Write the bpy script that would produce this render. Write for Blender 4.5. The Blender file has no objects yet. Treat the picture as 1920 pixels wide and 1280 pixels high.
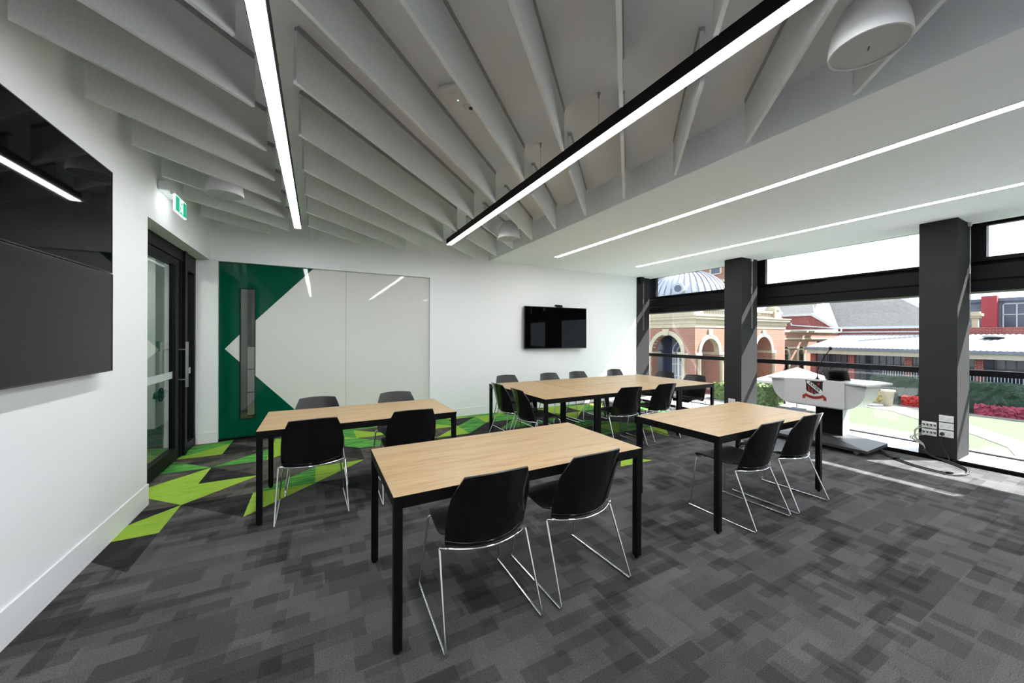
import bpy, bmesh, math, random
from mathutils import Vector, Matrix
R = math.radians
S = bpy.context.scene
C = S.collection
random.seed(7)

# ------------------------------------------------------------------ camera, world, sun, exposure
cam_d = bpy.data.cameras.new('camera')
cam = bpy.data.objects.new('camera', cam_d)
C.objects.link(cam)
yaw, roll = R(28.967), R(.176)
F = Vector((math.sin(yaw), math.cos(yaw), 0))
r0 = Vector((math.cos(yaw), -math.sin(yaw), 0))
u0 = Vector((0, 0, 1))
rv = math.cos(roll) * r0 + math.sin(roll) * u0
uv = -math.sin(roll) * r0 + math.cos(roll) * u0
M = Matrix((rv, uv, -F)).transposed().to_4x4()
M.translation = (0, 0, 1.48)
cam.matrix_world = M
cam_d.sensor_width = 36
cam_d.lens = 690.43 / 1920 * 36
cam_d.shift_x = -(978.39 - 960) / 1920
cam_d.shift_y = (630.15 - 640) / 1920
cam_d.clip_start = .05
cam_d.clip_end = 400
S.camera = cam

W = bpy.data.worlds.new('world')
S.world = W
W.use_nodes = True
bg = W.node_tree.nodes['Background']
bg.inputs[0].default_value = (.86, .93, 1, 1)
bg.inputs[1].default_value = 3.2

sun_d = bpy.data.lights.new('sun', 'SUN')
sun_d.energy = 32
sun_d.angle = R(.53)
sun_d.color = (1, .965, .91)
sun = bpy.data.objects.new('sun', sun_d)
C.objects.link(sun)
sun.location = (20, -8, 20)
sun.rotation_euler = Vector((-1, .583, -1.2)).to_track_quat('-Z', 'Y').to_euler()

S.view_settings.view_transform = 'Standard'
S.view_settings.look = 'None'
S.view_settings.gamma = 1
S.view_settings.use_curve_mapping = False
S.view_settings.exposure = 0.0
S.cycles.use_denoising = True
S.cycles.max_bounces = 10
S.cycles.diffuse_bounces = 5
S.cycles.transparent_max_bounces = 16
S.cycles.sample_clamp_indirect = 6
LAMP = 48          # radiance of the linear lamps' diffusers

# ------------------------------------------------------------------ helpers
def srgb(r, g, b):
    f = lambda c: (c / 255 / 12.92) if c / 255 <= .04045 else ((c / 255 + .055) / 1.055) ** 2.4
    return (f(r), f(g), f(b), 1)

def mat(name, col, rough=.6, metal=0, spec=.5, emit=None, estr=0, coat=0):
    m = bpy.data.materials.new(name)
    m.use_nodes = True
    b = m.node_tree.nodes['Principled BSDF']
    b.inputs['Base Color'].default_value = col
    b.inputs['Roughness'].default_value = rough
    b.inputs['Metallic'].default_value = metal
    b.inputs['Specular IOR Level'].default_value = spec
    if coat:
        b.inputs['Coat Weight'].default_value = coat
        b.inputs['Coat Roughness'].default_value = .03
    if emit:
        b.inputs['Emission Color'].default_value = emit
        b.inputs['Emission Strength'].default_value = estr
    return m

class NT:
    """small node helper"""
    def __init__(s, m):
        s.t = m.node_tree
        s.b = s.t.nodes['Principled BSDF']
    def n(s, kind, **kw):
        x = s.t.nodes.new(kind)
        for k, v in kw.items():
            if k.startswith('i_'):
                x.inputs[k[2:].replace('_', ' ')].default_value = v
            else:
                setattr(x, k, v)
        return x
    def l(s, a, b):
        s.t.links.new(a, b)
    def co(s, scale=(1, 1, 1), rot=(0, 0, 0)):
        tc = s.n('ShaderNodeTexCoord')
        mp = s.n('ShaderNodeMapping')
        mp.inputs['Scale'].default_value = scale
        mp.inputs['Rotation'].default_value = rot
        s.l(tc.outputs['Object'], mp.inputs['Vector'])
        return mp.outputs[0]
    def ramp(s, src, stops, interp='LINEAR'):
        r = s.n('ShaderNodeValToRGB')
        r.color_ramp.interpolation = interp
        el = r.color_ramp.elements
        while len(el) < len(stops):
            el.new(.5)
        for e, (p, c) in zip(el, stops):
            e.position = p
            e.color = c
        s.l(src, r.inputs[0])
        return r.outputs[0]
    def mul(s, a, b, f=1, mode='MULTIPLY'):
        x = s.n('ShaderNodeMix', data_type='RGBA', blend_type=mode)
        x.inputs[0].default_value = f
        for v, i in ((a, 6), (b, 7)):
            if isinstance(v, tuple):
                x.inputs[i].default_value = v
            else:
                s.l(v, x.inputs[i])
        return x.outputs[2]
    def bump(s, h, strength=.2, dist=.002):
        b = s.n('ShaderNodeBump')
        b.inputs['Strength'].default_value = strength
        b.inputs['Distance'].default_value = dist
        s.l(h, b.inputs['Height'])
        s.l(b.outputs[0], s.b.inputs['Normal'])

def speckle(name, col, rough=.8, amt=.12, scale=300, bump=0, dist=.001):
    m = mat(name, col, rough)
    N = NT(m)
    no = N.n('ShaderNodeTexNoise', i_Scale=scale, i_Detail=3)
    N.l(N.co(), no.inputs['Vector'])
    lo = 1 - amt
    hi = 1 + amt
    rr = N.ramp(no.outputs[0], [(.3, (lo, lo, lo, 1)), (.7, (hi, hi, hi, 1))])
    N.l(N.mul(rr, col), N.b.inputs['Base Color'])
    if bump:
        N.bump(no.outputs[0], bump, dist)
    return m

def carpet(name, ramp_cols, streak=(7, 30, 1)):
    """tufted carpet: layered woven blocks plus a fine pile grain"""
    m = mat(name, (.1, .1, .1, 1), .95, spec=.15)
    N = NT(m)
    co = N.co()
    noi = N.n('ShaderNodeTexNoise', i_Scale=9, i_Detail=2)
    N.l(co, noi.inputs['Vector'])
    vals = []
    for (bw, bh, off, rot) in ((.36, .13, .37, 0), (.255, .17, .61, 0), (.46, .064, .23, 0), (.22, .075, .45, math.pi / 2), (.24, .085, .81, 0), (.15, .14, .12, 0)):
        mp = N.n('ShaderNodeMapping')
        mp.inputs['Location'].default_value = (off, off * 1.7, 0)
        mp.inputs['Rotation'].default_value = (0, 0, rot)
        N.l(co, mp.inputs['Vector'])
        br = N.n('ShaderNodeTexBrick', offset=.37, squash=.7, squash_frequency=3)
        br.inputs['Color1'].default_value = (0, 0, 0, 1)
        br.inputs['Color2'].default_value = (1, 1, 1, 1)
        br.inputs['Mortar Size'].default_value = 0
        br.inputs['Scale'].default_value = 1
        br.inputs['Brick Width'].default_value = bw
        br.inputs['Row Height'].default_value = bh
        N.l(mp.outputs[0], br.inputs['Vector'])
        vals.append(br.outputs['Color'])
    a = N.mul(vals[0], vals[1], .45, 'MIX')
    a = N.mul(a, noi.outputs[0], .25, 'MIX')
    col = N.ramp(a, ramp_cols)
    for v, th, dk in ((vals[4], .17, .66), (vals[2], .13, .74), (vals[3], .09, .68), (vals[5], .09, .72), (vals[0], .09, .80)):
        col = N.mul(col, N.ramp(v, [(0, (dk, dk, dk, 1)), (th, (1, 1, 1, 1))], 'CONSTANT'))
    mp2 = N.n('ShaderNodeMapping')
    mp2.inputs['Scale'].default_value = (1, 1, 1)
    N.l(co, mp2.inputs['Vector'])
    g = N.n('ShaderNodeTexNoise', i_Scale=170, i_Detail=3, i_Roughness=.8)
    N.l(mp2.outputs[0], g.inputs['Vector'])
    gg = N.ramp(g.outputs[0], [(.3, (.45, .45, .45, 1)), (.7, (1.55, 1.55, 1.55, 1))])
    N.l(N.mul(col, gg), N.b.inputs['Base Color'])
    N.bump(g.outputs[0], .35, .003)
    return m

def green_carpet(name, cols):
    m = mat(name, cols[0][1], .95, spec=.15)
    N = NT(m)
    n1 = N.n('ShaderNodeTexNoise', i_Scale=1, i_Detail=4, i_Roughness=.65)
    N.l(N.co((3.2, 22, 1)), n1.inputs['Vector'])
    col = N.ramp(n1.outputs[0], cols)
    g = N.n('ShaderNodeTexNoise', i_Scale=260, i_Detail=2)
    N.l(N.co(), g.inputs['Vector'])
    gg = N.ramp(g.outputs[0], [(.3, (.75, .75, .75, 1)), (.7, (1.25, 1.25, 1.25, 1))])
    N.l(N.mul(col, gg), N.b.inputs['Base Color'])
    N.bump(g.outputs[0], .3, .003)
    return m

def glassm(name, tint=(.93, .96, .95, 1), refl=1.0, ior=1.5):
    m = bpy.data.materials.new(name)
    m.use_nodes = True
    t = m.node_tree
    t.nodes.clear()
    out = t.nodes.new('ShaderNodeOutputMaterial')
    mx = t.nodes.new('ShaderNodeMixShader')
    tr = t.nodes.new('ShaderNodeBsdfTransparent')
    gl = t.nodes.new('ShaderNodeBsdfGlossy')
    lw = t.nodes.new('ShaderNodeLayerWeight')
    lw.inputs[0].default_value = .5
    pw = t.nodes.new('ShaderNodeMath'); pw.operation = 'POWER'; pw.inputs[1].default_value = 5
    ma = t.nodes.new('ShaderNodeMath'); ma.operation = 'MULTIPLY_ADD'; ma.use_clamp = True
    ma.inputs[1].default_value = .95 * refl
    ma.inputs[2].default_value = .04 * refl
    tr.inputs[0].default_value = tint
    gl.inputs['Roughness'].default_value = .01
    t.links.new(lw.outputs['Facing'], pw.inputs[0])
    t.links.new(pw.outputs[0], ma.inputs[0])
    t.links.new(ma.outputs[0], mx.inputs[0])
    t.links.new(tr.outputs[0], mx.inputs[1])
    t.links.new(gl.outputs[0], mx.inputs[2])
    t.links.new(mx.outputs[0], out.inputs[0])
    return m

class MB:
    def __init__(s):
        s.v = []; s.f = []; s.mi = []; s.sm = []
    def add(s, vs, fs, mi=0, smooth=False):
        o = len(s.v)
        s.v += [tuple(v) for v in vs]
        for f in fs:
            s.f.append([i + o for i in f]); s.mi.append(mi); s.sm.append(smooth)
        return s
    def box(s, x0, x1, y0, y1, z0, z1, mi=0):
        vs = [(x, y, z) for z in (z0, z1) for y in (y0, y1) for x in (x0, x1)]
        return s.add(vs, [(0, 2, 3, 1), (4, 5, 7, 6), (0, 1, 5, 4), (2, 6, 7, 3), (0, 4, 6, 2), (1, 3, 7, 5)], mi)
    def obox(s, c, ax, ay, az, hx, hy, hz, mi=0):
        c, ax, ay, az = map(Vector, (c, ax, ay, az))
        vs = [c + ax * a * hx + ay * b * hy + az * d * hz for d in (-1, 1) for b in (-1, 1) for a in (-1, 1)]
        return s.add(vs, [(0, 2, 3, 1), (4, 5, 7, 6), (0, 1, 5, 4), (2, 6, 7, 3), (0, 4, 6, 2), (1, 3, 7, 5)], mi)
    def prism(s, pts, d, mi=0, smooth=False):
        """pts: 3D loop, extruded by vector d"""
        n = len(pts)
        d = Vector(d)
        a = [Vector(p) for p in pts]
        s.add(a + [p + d for p in a], [tuple(range(n))[::-1], tuple(range(n, 2 * n))], mi)
        s.add(a + [p + d for p in a], [(i, (i + 1) % n, (i + 1) % n + n, i + n) for i in range(n)], mi, smooth)
        return s
    def tube(s, pts, r, seg=8, closed=False, mi=0):
        pts = [Vector(p) for p in pts]
        n = len(pts)
        up = None
        rings = []
        for i, p in enumerate(pts):
            if closed:
                t = pts[(i + 1) % n] - pts[i - 1]
            else:
                t = pts[min(i + 1, n - 1)] - pts[max(i - 1, 0)]
            t.normalize()
            if up is None:
                up = Vector((0, 0, 1)) if abs(t.z) < .9 else Vector((1, 0, 0))
            up = (up - t * up.dot(t)).normalized()
            b = t.cross(up)
            rr = r[i] if isinstance(r, (list, tuple)) else r
            rings.append([p + (up * math.cos(2 * math.pi * k / seg) + b * math.sin(2 * math.pi * k / seg)) * rr for k in range(seg)])
        vs = [v for q in rings for v in q]
        fs = []
        for i in range(n if closed else n - 1):
            j = (i + 1) % n
            for k in range(seg):
                k2 = (k + 1) % seg
                fs.append((i * seg + k, i * seg + k2, j * seg + k2, j * seg + k))
        s.add(vs, fs, mi, True)
        if not closed:
            s.add(rings[0], [tuple(range(seg))[::-1]], mi)
            s.add(rings[-1], [tuple(range(seg))], mi)
        return s
    def lathe(s, prof, c=(0, 0, 0), seg=32, mi=0, smooth=True):
        vs = []; fs = []
        for (r, z) in prof:
            for k in range(seg):
                a = 2 * math.pi * k / seg
                vs.append((c[0] + r * math.cos(a), c[1] + r * math.sin(a), c[2] + z))
        for i in range(len(prof) - 1):
            for k in range(seg):
                k2 = (k + 1) % seg
                fs.append((i * seg + k, i * seg + k2, (i + 1) * seg + k2, (i + 1) * seg + k))
        return s.add(vs, fs, mi, smooth)
    def shell(s, grid, t, mi=0, mi2=None):
        """grid of points (rows x cols) -> closed shell of thickness t along the normals"""
        nr, nc = len(grid), len(grid[0])
        G = [[Vector(p) for p in row] for row in grid]
        B = []
        for i in range(nr):
            row = []
            for j in range(nc):
                du = G[i][min(j + 1, nc - 1)] - G[i][max(j - 1, 0)]
                dv = G[min(i + 1, nr - 1)][j] - G[max(i - 1, 0)][j]
                row.append(G[i][j] + du.cross(dv).normalized() * t)
            B.append(row)
        vs = [p for r_ in G for p in r_] + [p for r_ in B for p in r_]
        o = nr * nc
        fs = []
        for i in range(nr - 1):
            for j in range(nc - 1):
                a, b, c_, d = i * nc + j, i * nc + j + 1, (i + 1) * nc + j + 1, (i + 1) * nc + j
                fs += [(d, c_, b, a), (a + o, b + o, c_ + o, d + o)]
        s.add(vs, fs[0::2], mi, True)
        s.add(vs, fs[1::2], mi if mi2 is None else mi2, True)
        ed = []
        for j in range(nc - 1):
            ed += [(j, j + 1), ((nr - 1) * nc + j + 1, (nr - 1) * nc + j)]
        for i in range(nr - 1):
            ed += [((i + 1) * nc, i * nc), (i * nc + nc - 1, (i + 1) * nc + nc - 1)]
        s.add(vs, [(a, b, b + o, a + o) for a, b in ed], mi, False)
        return s
    def build(s, name, mats, parent=None, loc=None, weld=False):
        me = bpy.data.meshes.new(name)
        me.from_pydata(s.v, [], s.f)
        for m in (mats if isinstance(mats, (list, tuple)) else [mats]):
            me.materials.append(m)
        me.polygons.foreach_set('material_index', s.mi)
        me.polygons.foreach_set('use_smooth', s.sm)
        bm = bmesh.new()
        bm.from_mesh(me)
        if weld:
            bmesh.ops.remove_doubles(bm, verts=bm.verts, dist=1e-5)
        bmesh.ops.recalc_face_normals(bm, faces=bm.faces)
        bm.to_mesh(me)
        bm.free()
        me.update()
        o = bpy.data.objects.new(name, me)
        C.objects.link(o)
        if parent is not None:
            o.parent = parent
        if loc:
            o.location = loc
        return o

def fillet(pts, r, n=4, closed=False):
    pts = [Vector(p) for p in pts]
    out = []
    N_ = len(pts)
    for i, p in enumerate(pts):
        if not closed and i in (0, N_ - 1):
            out.append(p); continue
        a, b = pts[i - 1], pts[(i + 1) % N_]
        da, db = (a - p), (b - p)
        ra = min(r, da.length * .45, db.length * .45)
        pa, pb = p + da.normalized() * ra, p + db.normalized() * ra
        for k in range(n + 1):
            t = k / n
            out.append(pa * (1 - t) ** 2 + p * 2 * t * (1 - t) + pb * t * t)
    return out

def empty(name, loc=(0, 0, 0), rz=0):
    o = bpy.data.objects.new(name, None)
    o.empty_display_size = .1
    C.objects.link(o)
    o.location = loc
    o.rotation_euler = (0, 0, rz)
    return o

def tag(o, label=None, cat=None, group=None, kind=None):
    if label: o['label'] = label
    if cat: o['category'] = cat
    if group: o['group'] = group
    if kind: o['kind'] = kind
    return o

def struct(mb, name, m, parent=None):
    o = mb.build(name, m, parent)
    if parent is None:
        o['kind'] = 'structure'
    return o

def copy_tree(o, parent=None):
    c = o.copy()
    C.objects.link(c)
    c.parent = parent
    for ch in list(o.children):
        copy_tree(ch, c)
    return c

def bevel(o, w=.003, seg=2):
    b = o.modifiers.new('bevel', 'BEVEL')
    b.width = w
    b.segments = seg
    b.limit_method = 'ANGLE'
    return o

# ------------------------------------------------------------------ materials
m_white = speckle('white_paint', (.88, .885, .90, 1), .6, .008, 40)
m_ceil = speckle('ceiling_paint', (.84, .865, .90, 1), .8, .015, 60)
m_skirt = mat('skirting_gloss', (.88, .88, .90, 1), .35)
m_black = mat('black_powdercoat', (.004, .004, .0045, 1), .5, spec=.14)
m_frame = mat('black_aluminium', (.006, .006, .007, 1), .45, spec=.12)
m_column = speckle('charcoal_render', (.030, .030, .0305, 1), .9, .35, 200, .35, .003)
m_column.node_tree.nodes['Principled BSDF'].inputs['Specular IOR Level'].default_value = .08
m_felt = speckle('grey_felt', (.64, .655, .665, 1), .95, .09, 150, .1)
m_feltedge = mat('felt_cut_edge', (.74, .75, .76, 1), .9)
m_rail = mat('anodised_rail', (.34, .34, .34, 1), .5, .2)
m_chrome = mat('chrome', (.82, .82, .84, 1), .07, 1)
m_steel = mat('brushed_steel', (.45, .44, .42, 1), .32, 1)
m_lamp = mat('lamp_diffuser', (.9, .9, .9, 1), .5, emit=(.965, .985, 1, 1), estr=LAMP)
m_plastic = mat('black_shell', (.004, .004, .0045, 1), .13, spec=.45)
m_seat = mat('black_seat', (.010, .010, .011, 1), .36)
m_screen = mat('screen_glass', (.0015, .0015, .002, 1), .03, spec=.10)
m_screen2 = mat('screen_glass_greyed', (.006, .0065, .0065, 1), .09, spec=.18)  # lifted grey base stands in for walls reflected in the lower screen
m_bezel = mat('bezel', (.01, .01, .01, 1), .3)
m_greenglass = mat('green_backpainted_glass', (.0, .075, .040, 1), .035, spec=.22)
m_whiteglass = mat('white_backpainted_glass', (.72, .72, .69, 1), .03, spec=.3)
m_plate = mat('outlet_plate', (.72, .72, .72, 1), .4)
m_dark = mat('slot_dark', (.02, .02, .02, 1), .6)
m_cable = mat('cable_black', (.012, .012, .012, 1), .5)
m_ybl = mat('cable_grey_green', (.42, .45, .36, 1), .5)
m_glass = glassm('window_glass', (.94, .96, .97, 1), 1.0)
m_doorglass = glassm('door_glass', (.82, .88, .83, 1), 1.5)
m_wpl = mat('white_plastic', (.72, .73, .73, 1), .35)
m_spk = mat('speaker_shell', (.62, .62, .63, 1), .45)
m_grille = speckle('speaker_grille', (.42, .44, .44, 1), .6, .1, 900)
m_sill = mat('sill_panel', (.62, .63, .65, 1), .4)

def wood(name, base, dark, light):
    m = mat(name, base, .40, spec=.6)
    N = NT(m)
    n1 = N.n('ShaderNodeTexNoise', i_Scale=1, i_Detail=5, i_Roughness=.6, i_Distortion=.6)
    N.l(N.co((1.6, 22, 1)), n1.inputs['Vector'])
    n2 = N.n('ShaderNodeTexNoise', i_Scale=1, i_Detail=3, i_Roughness=.7)
    N.l(N.co((7, 160, 1)), n2.inputs['Vector'])
    c1 = N.ramp(n1.outputs[0], [(.30, dark), (.46, base), (.70, light)])
    c2 = N.ramp(n2.outputs[0], [(.3, (.84, .84, .84, 1)), (.65, (1.06, 1.06, 1.06, 1))])
    br = N.n('ShaderNodeTexBrick', offset=.4)
    br.inputs['Color1'].default_value = (.93, .93, .93, 1)
    br.inputs['Color2'].default_value = (1.05, 1.05, 1.05, 1)
    br.inputs['Mortar Size'].default_value = 0
    br.inputs['Scale'].default_value = 1
    br.inputs['Brick Width'].default_value = 1.1
    br.inputs['Row Height'].default_value = .21
    N.l(N.co(), br.inputs['Vector'])
    N.l(N.mul(N.mul(c1, c2), br.outputs['Color']), N.b.inputs['Base Color'])
    return m
m_wood = wood('oak_laminate', (.415, .275, .135, 1), (.32, .19, .08, 1), (.46, .325, .175, 1))

g = lambda v, t=(1, .985, 1): (v * t[0], v * t[1], v * t[2], 1)
m_carpet = carpet('carpet_grey', [(.20, g(.052)), (.36, g(.062)), (.5, g(.075)), (.66, g(.088)), (.85, g(.10))])
tb = (1.12, 1, .88)
m_cbrown = carpet('carpet_brown', [(.25, g(.050, tb)), (.5, g(.072, tb)), (.75, g(.10, tb))])
m_cdark = carpet('carpet_dark', [(.2, g(.014)), (.5, g(.022)), (.85, g(.045))])
m_lime = green_carpet('carpet_lime', [(.30, (.13, .27, .035, 1)), (.42, (.24, .40, .04, 1)), (.7, (.31, .46, .06, 1))])
m_green = green_carpet('carpet_green', [(.32, (.02, .07, .02, 1)), (.45, (.05, .24, .05, 1)), (.58, (.12, .36, .06, 1)), (.75, (.22, .42, .06, 1))])

# ------------------------------------------------------------------ room constants
XL, XB, YB, YF = -1.303, 2.87, 6.50, -2.9
ZH, ZL = 3.23, 2.925          # high ceiling, dropped ceiling
XC0, XC1, XG = 6.72, 7.22, 7.43
COLS = [(6.49, 6.815), (3.913, 4.235), (1.335, 1.66), (-1.243, -.918)]

# floor: one mesh, carpet tiles of different colours are faces of it
fl = MB()
fl.add([(-3.6, YF, 0), (6.60, YF, 0), (6.60, 9.6, 0), (-3.6, 9.6, 0)], [(0, 1, 2, 3)], 0)
fl.add([(-3.6, YF, -.12), (XC0, YF, -.12), (XC0, 9.6, -.12), (-3.6, 9.6, -.12)], [(3, 2, 1, 0)], 0)
P_ = .0006
def tp(pts, mi):
    fl.add([(x, y, P_) for x, y in pts], [tuple(range(len(pts)))], mi)
def tile(i, j, spec):
    x0, y0 = -1.04 + .51 * i, 3.20 + .522 * j
    x1, y1 = x0 + .51, y0 + .522
    if y1 > YB + .05: y1 = YB + .05
    ll, lr, ul, ur = (x0, y0), (x1, y0), (x0, y1), (x1, y1)
    T = {'ll': (ll, lr, ul), 'lr': (lr, ur, ll), 'ul': (ul, ll, ur), 'ur': (ur, ul, lr)}
    opp = {'ll': 'ur', 'ur': 'll', 'lr': 'ul', 'ul': 'lr'}
    k = {'g': 4, 'l': 3, 'b': 1, 'd': 2, '0': 0}
    if spec[0] == 'f':
        tp((ll, lr, ur, ul), k[spec[1]])
    else:
        tp(T[spec[0:2]], k[spec[2]])
        if spec[3] != '0':
            tp(T[opp[spec[0:2]]], k[spec[3]])
TL_ = {(-1, 0): 'urd0', (-1, 1): 'lrld', (-1, 2): 'urlb', (-1, 3): 'lrlb', (-1, 4): 'llgb', (-1, 5): 'ulgl', (-1, 6): 'lrgb',
       (0, 1): 'urd0', (0, 2): 'ullb', (0, 3): 'lldb', (0, 4): 'lrgb', (0, 5): 'lldb', (0, 6): 'fd',
       (1, 1): 'ull0', (1, 2): 'lrgb', (1, 3): 'fb', (1, 4): 'ullb', (1, 5): 'lllg', (1, 6): 'fb',
       (2, 1): 'urd0', (2, 2): 'ull0', (2, 3): 'urdb', (2, 4): 'urgd', (2, 5): 'lllg', (2, 6): 'fg',
       (3, 2): 'urb0', (3, 3): 'fb', (3, 4): 'llgb', (3, 5): 'lllb', (3, 6): 'urlg',
       (4, 2): 'ulb0', (4, 3): 'urdb', (4, 4): 'urlg', (4, 5): 'llgb', (4, 6): 'ullg',
       (5, 3): 'urd0', (5, 4): 'lrlb', (5, 5): 'lllg', (5, 6): 'fg',
       (6, 3): 'uld0', (6, 4): 'ulgd', (6, 5): 'uldg', (6, 6): 'lllg',
       (7, 3): 'urb0', (7, 4): 'lrgd', (7, 5): 'ullg', (7, 6): 'fg',
       (8, 2): 'urd0', (8, 3): 'lrdb', (8, 4): 'llgb', (8, 5): 'llgd', (8, 6): 'fl',
       (9, 1): 'urb0', (9, 2): 'lrgd', (9, 3): 'lrgd', (9, 4): 'lrdg', (9, 5): 'urld', (9, 6): 'lldb',
       (10, 1): 'uld0', (10, 2): 'ullg', (10, 3): 'llgd', (10, 4): 'ulld', (10, 5): 'lrdl', (10, 6): 'fl',
       (11, 1): 'ull0', (11, 2): 'llgd', (11, 3): 'urbd', (11, 4): 'llgb', (11, 5): 'ullg', (11, 6): 'llgb'}
for (i, j), sp in TL_.items():
    tile(i, j, sp)
tp([(3.27, 3.38), (3.02, 3.12), (3.51, 3.10)], 3)
for (i, j) in ((12, 2), (13, 4), (12, 5), (14, 5), (13, 3)):
    tile(i, j, random.choice(['lrgb', 'ullb', 'llgd']))
struct(fl, 'floor', [m_carpet, m_cbrown, m_cdark, m_lime, m_green])

# walls
w = MB()
w.box(XL - .2, XL, YF, 4.395, 0, ZH)
w.box(XL - .2, XL, 4.395, YB + .08, 2.516, ZH)
struct(w, 'wall_left', m_white)
w = MB()
w.box(-1.66, -1.215, YB, YB + .16, 0, 2.516)
w.box(XL - .2, 1.735, YB, YB + .16, 2.512, ZH)
w.box(1.735, 6.82, YB, YB + .16, 0, ZH)
struct(w, 'wall_back', m_white)
struct(MB().box(-3.6, 7.6, YF - .15, YF, 0, ZH), 'wall_front', m_white)
struct(MB().box(XL - .2, XB, YF, YB + .16, ZH, ZH + .1), 'ceiling', m_ceil)
lc = MB().box(XB, 7.30, YF, YB + .16, ZL, ZL + .06)
struct(MB().box(XB, XB + .06, YF, YB + .16, ZL + .06, ZH + .1), 'wall_bulkhead', m_ceil)
struct(lc, 'ceiling_dropped', m_ceil)
struct(MB().box(XL, XL + .012, YF, 4.395, 0, .182), 'baseboard_left', m_skirt)
struct(MB().box(1.75, 6.79, YB - .012, YB, 0, .15), 'baseboard_back', m_skirt)
struct(MB().box(-1.44, -1.215, YB - .012, YB, 0, .15), 'baseboard_back', m_skirt)
for k, (a, b) in enumerate(COLS):
    if k == 0:
        struct(MB().box(XC0 + .07, XC1, a, b, 0, ZL), 'column', m_column)
    else:
        struct(MB().box(XC0, XC1, a, b, 0, ZL), 'column', m_column)
sl = MB().box(XC0, 7.62, YF, 6.9, -.12, -.002)
struct(sl, 'trim_1', m_sill)['label'] = 'pale panel along the foot of the windows'
kk = MB().box(6.53, XC0 + .002, YF, YB, 0, .010)
struct(kk, 'trim_2', mat('matt_black_channel', (.003, .003, .003, 1), 1, spec=0))['label'] = 'black strip between carpet and window sill'

# ------------------------------------------------------------------ window wall
bays = [(4.075, 6.9), (1.497, 4.075), (-1.08, 1.497), (YF, -1.08)]
for n, (a, b) in enumerate(bays):
    e = empty('window_%d' % (n + 1), (XG, (a + b) / 2, 0))
    e['kind'] = 'structure'
    cy = (a + b) / 2
    def wpart(mb, name, m, pr=e):
        mb.v = [(v[0] - XG, v[1] - cy, v[2]) for v in mb.v]
        return mb.build(name, m, pr)
    wpart(MB().box(7.16, 7.50, a, b, 2.955, 3.06), 'window_head', m_frame)
    t_ = MB().prism([(7.30, a, 2.06), (7.50, a, 2.05), (7.50, a, 2.45), (7.415, a, 2.458), (7.36, a, 2.40), (7.34, a, 2.22), (7.30, a, 2.19)], (0, b - a, 0))
    wpart(t_, 'transom', m_frame)
    wpart(MB().box(7.41, 7.47, a, b, .985, 1.062), 'rail', m_frame)
    wpart(MB().box(7.40, 7.47, a, b, -.03, -.001 + .012), 'window_sill', m_frame)
    u = MB()
    if n == 2:
        u.box(7.38, 7.46, a, 1.225, 2.45, 2.50)
        u.box(7.36, 7.48, 1.225, b, 2.45, 2.955)
        u.box(7.36, 7.48, a, -.27, 2.45, 2.955)  # out-of-view panel added to end the sun strip on the carpet
        u.box(7.38, 7.46, -.27, 1.225, 2.90, 2.955)
    else:
        ja, jb = (a, a + .10), (b - .10, b)
        if n == 0: ja, jb = (a, a + .1), (6.43, b)
        if n == 1: jb = (3.86, b)
        u.box(7.38, 7.46, ja[0], ja[1], 2.45, 2.955)
        u.box(7.38, 7.46, jb[0], jb[1], 2.45, 2.955)
        u.box(7.38, 7.46, ja[1], jb[0], 2.45, 2.475)
    wpart(u, 'sash', m_frame)
    wpart(MB().box(7.425, 7.431, a, b, 2.45, 2.955), 'pane', m_glass)
    wpart(MB().box(7.425, 7.431, a, b, 1.055, 2.06), 'pane', m_glass)
    wpart(MB().box(7.425, 7.431, a, b, .0, .99), 'pane', m_glass)
struct(MB().box(7.50, 7.69, YF, 6.9, 3.0, 3.35), 'eave', m_frame)

# roller blind chains on the columns
for k, (a, b) in enumerate(COLS[:3]):
    x = XC0 + (.28 if k == 0 else .30)
    if k == 2: x = XC0 + .43
    bl = empty('blind_chain', (x, a, 2.9))
    tag(bl, ['thin looped blind cord hanging by the back wall corner', 'thin looped blind cord hanging on the middle dark column',
             'thin looped blind cord hanging on the column beside the sockets'][k], 'blind cord', 'blind cords on the columns')
    zl = 1.26
    MB().tube(fillet([(-.012, -.018, .02), (-.012, -.018, -zl), (.012, -.018, -zl), (.012, -.018, .02)], .012, 4), .0022, 5).build('cord', m_steel, bl)
    MB().box(-.02, .02, -.028, -.002, -.02, .024).build('bracket', m_plate if k else m_black, bl)
    MB().box(-.016, -.008, -.022, -.014, -.62, -.50).build('cord_joiner', m_plate, bl)
o = MB().box(6.82, 6.95, 6.40, 6.475, 2.83, 2.925)
o.prism([(6.83, 6.40, 2.83), (6.94, 6.40, 2.83), (6.93, 6.42, 2.77), (6.85, 6.42, 2.77)], (0, .05, 0))
cmr = empty('wall_speaker', (6.885, 6.44, 2.85))
o.v = [(v[0] - 6.885, v[1] - 6.44, v[2] - 2.85) for v in o.v]
bevel(o.build('housing', m_black, cmr), .004)
tag(cmr, 'small black box fixed under the ceiling in the far window corner', 'wall speaker')

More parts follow.
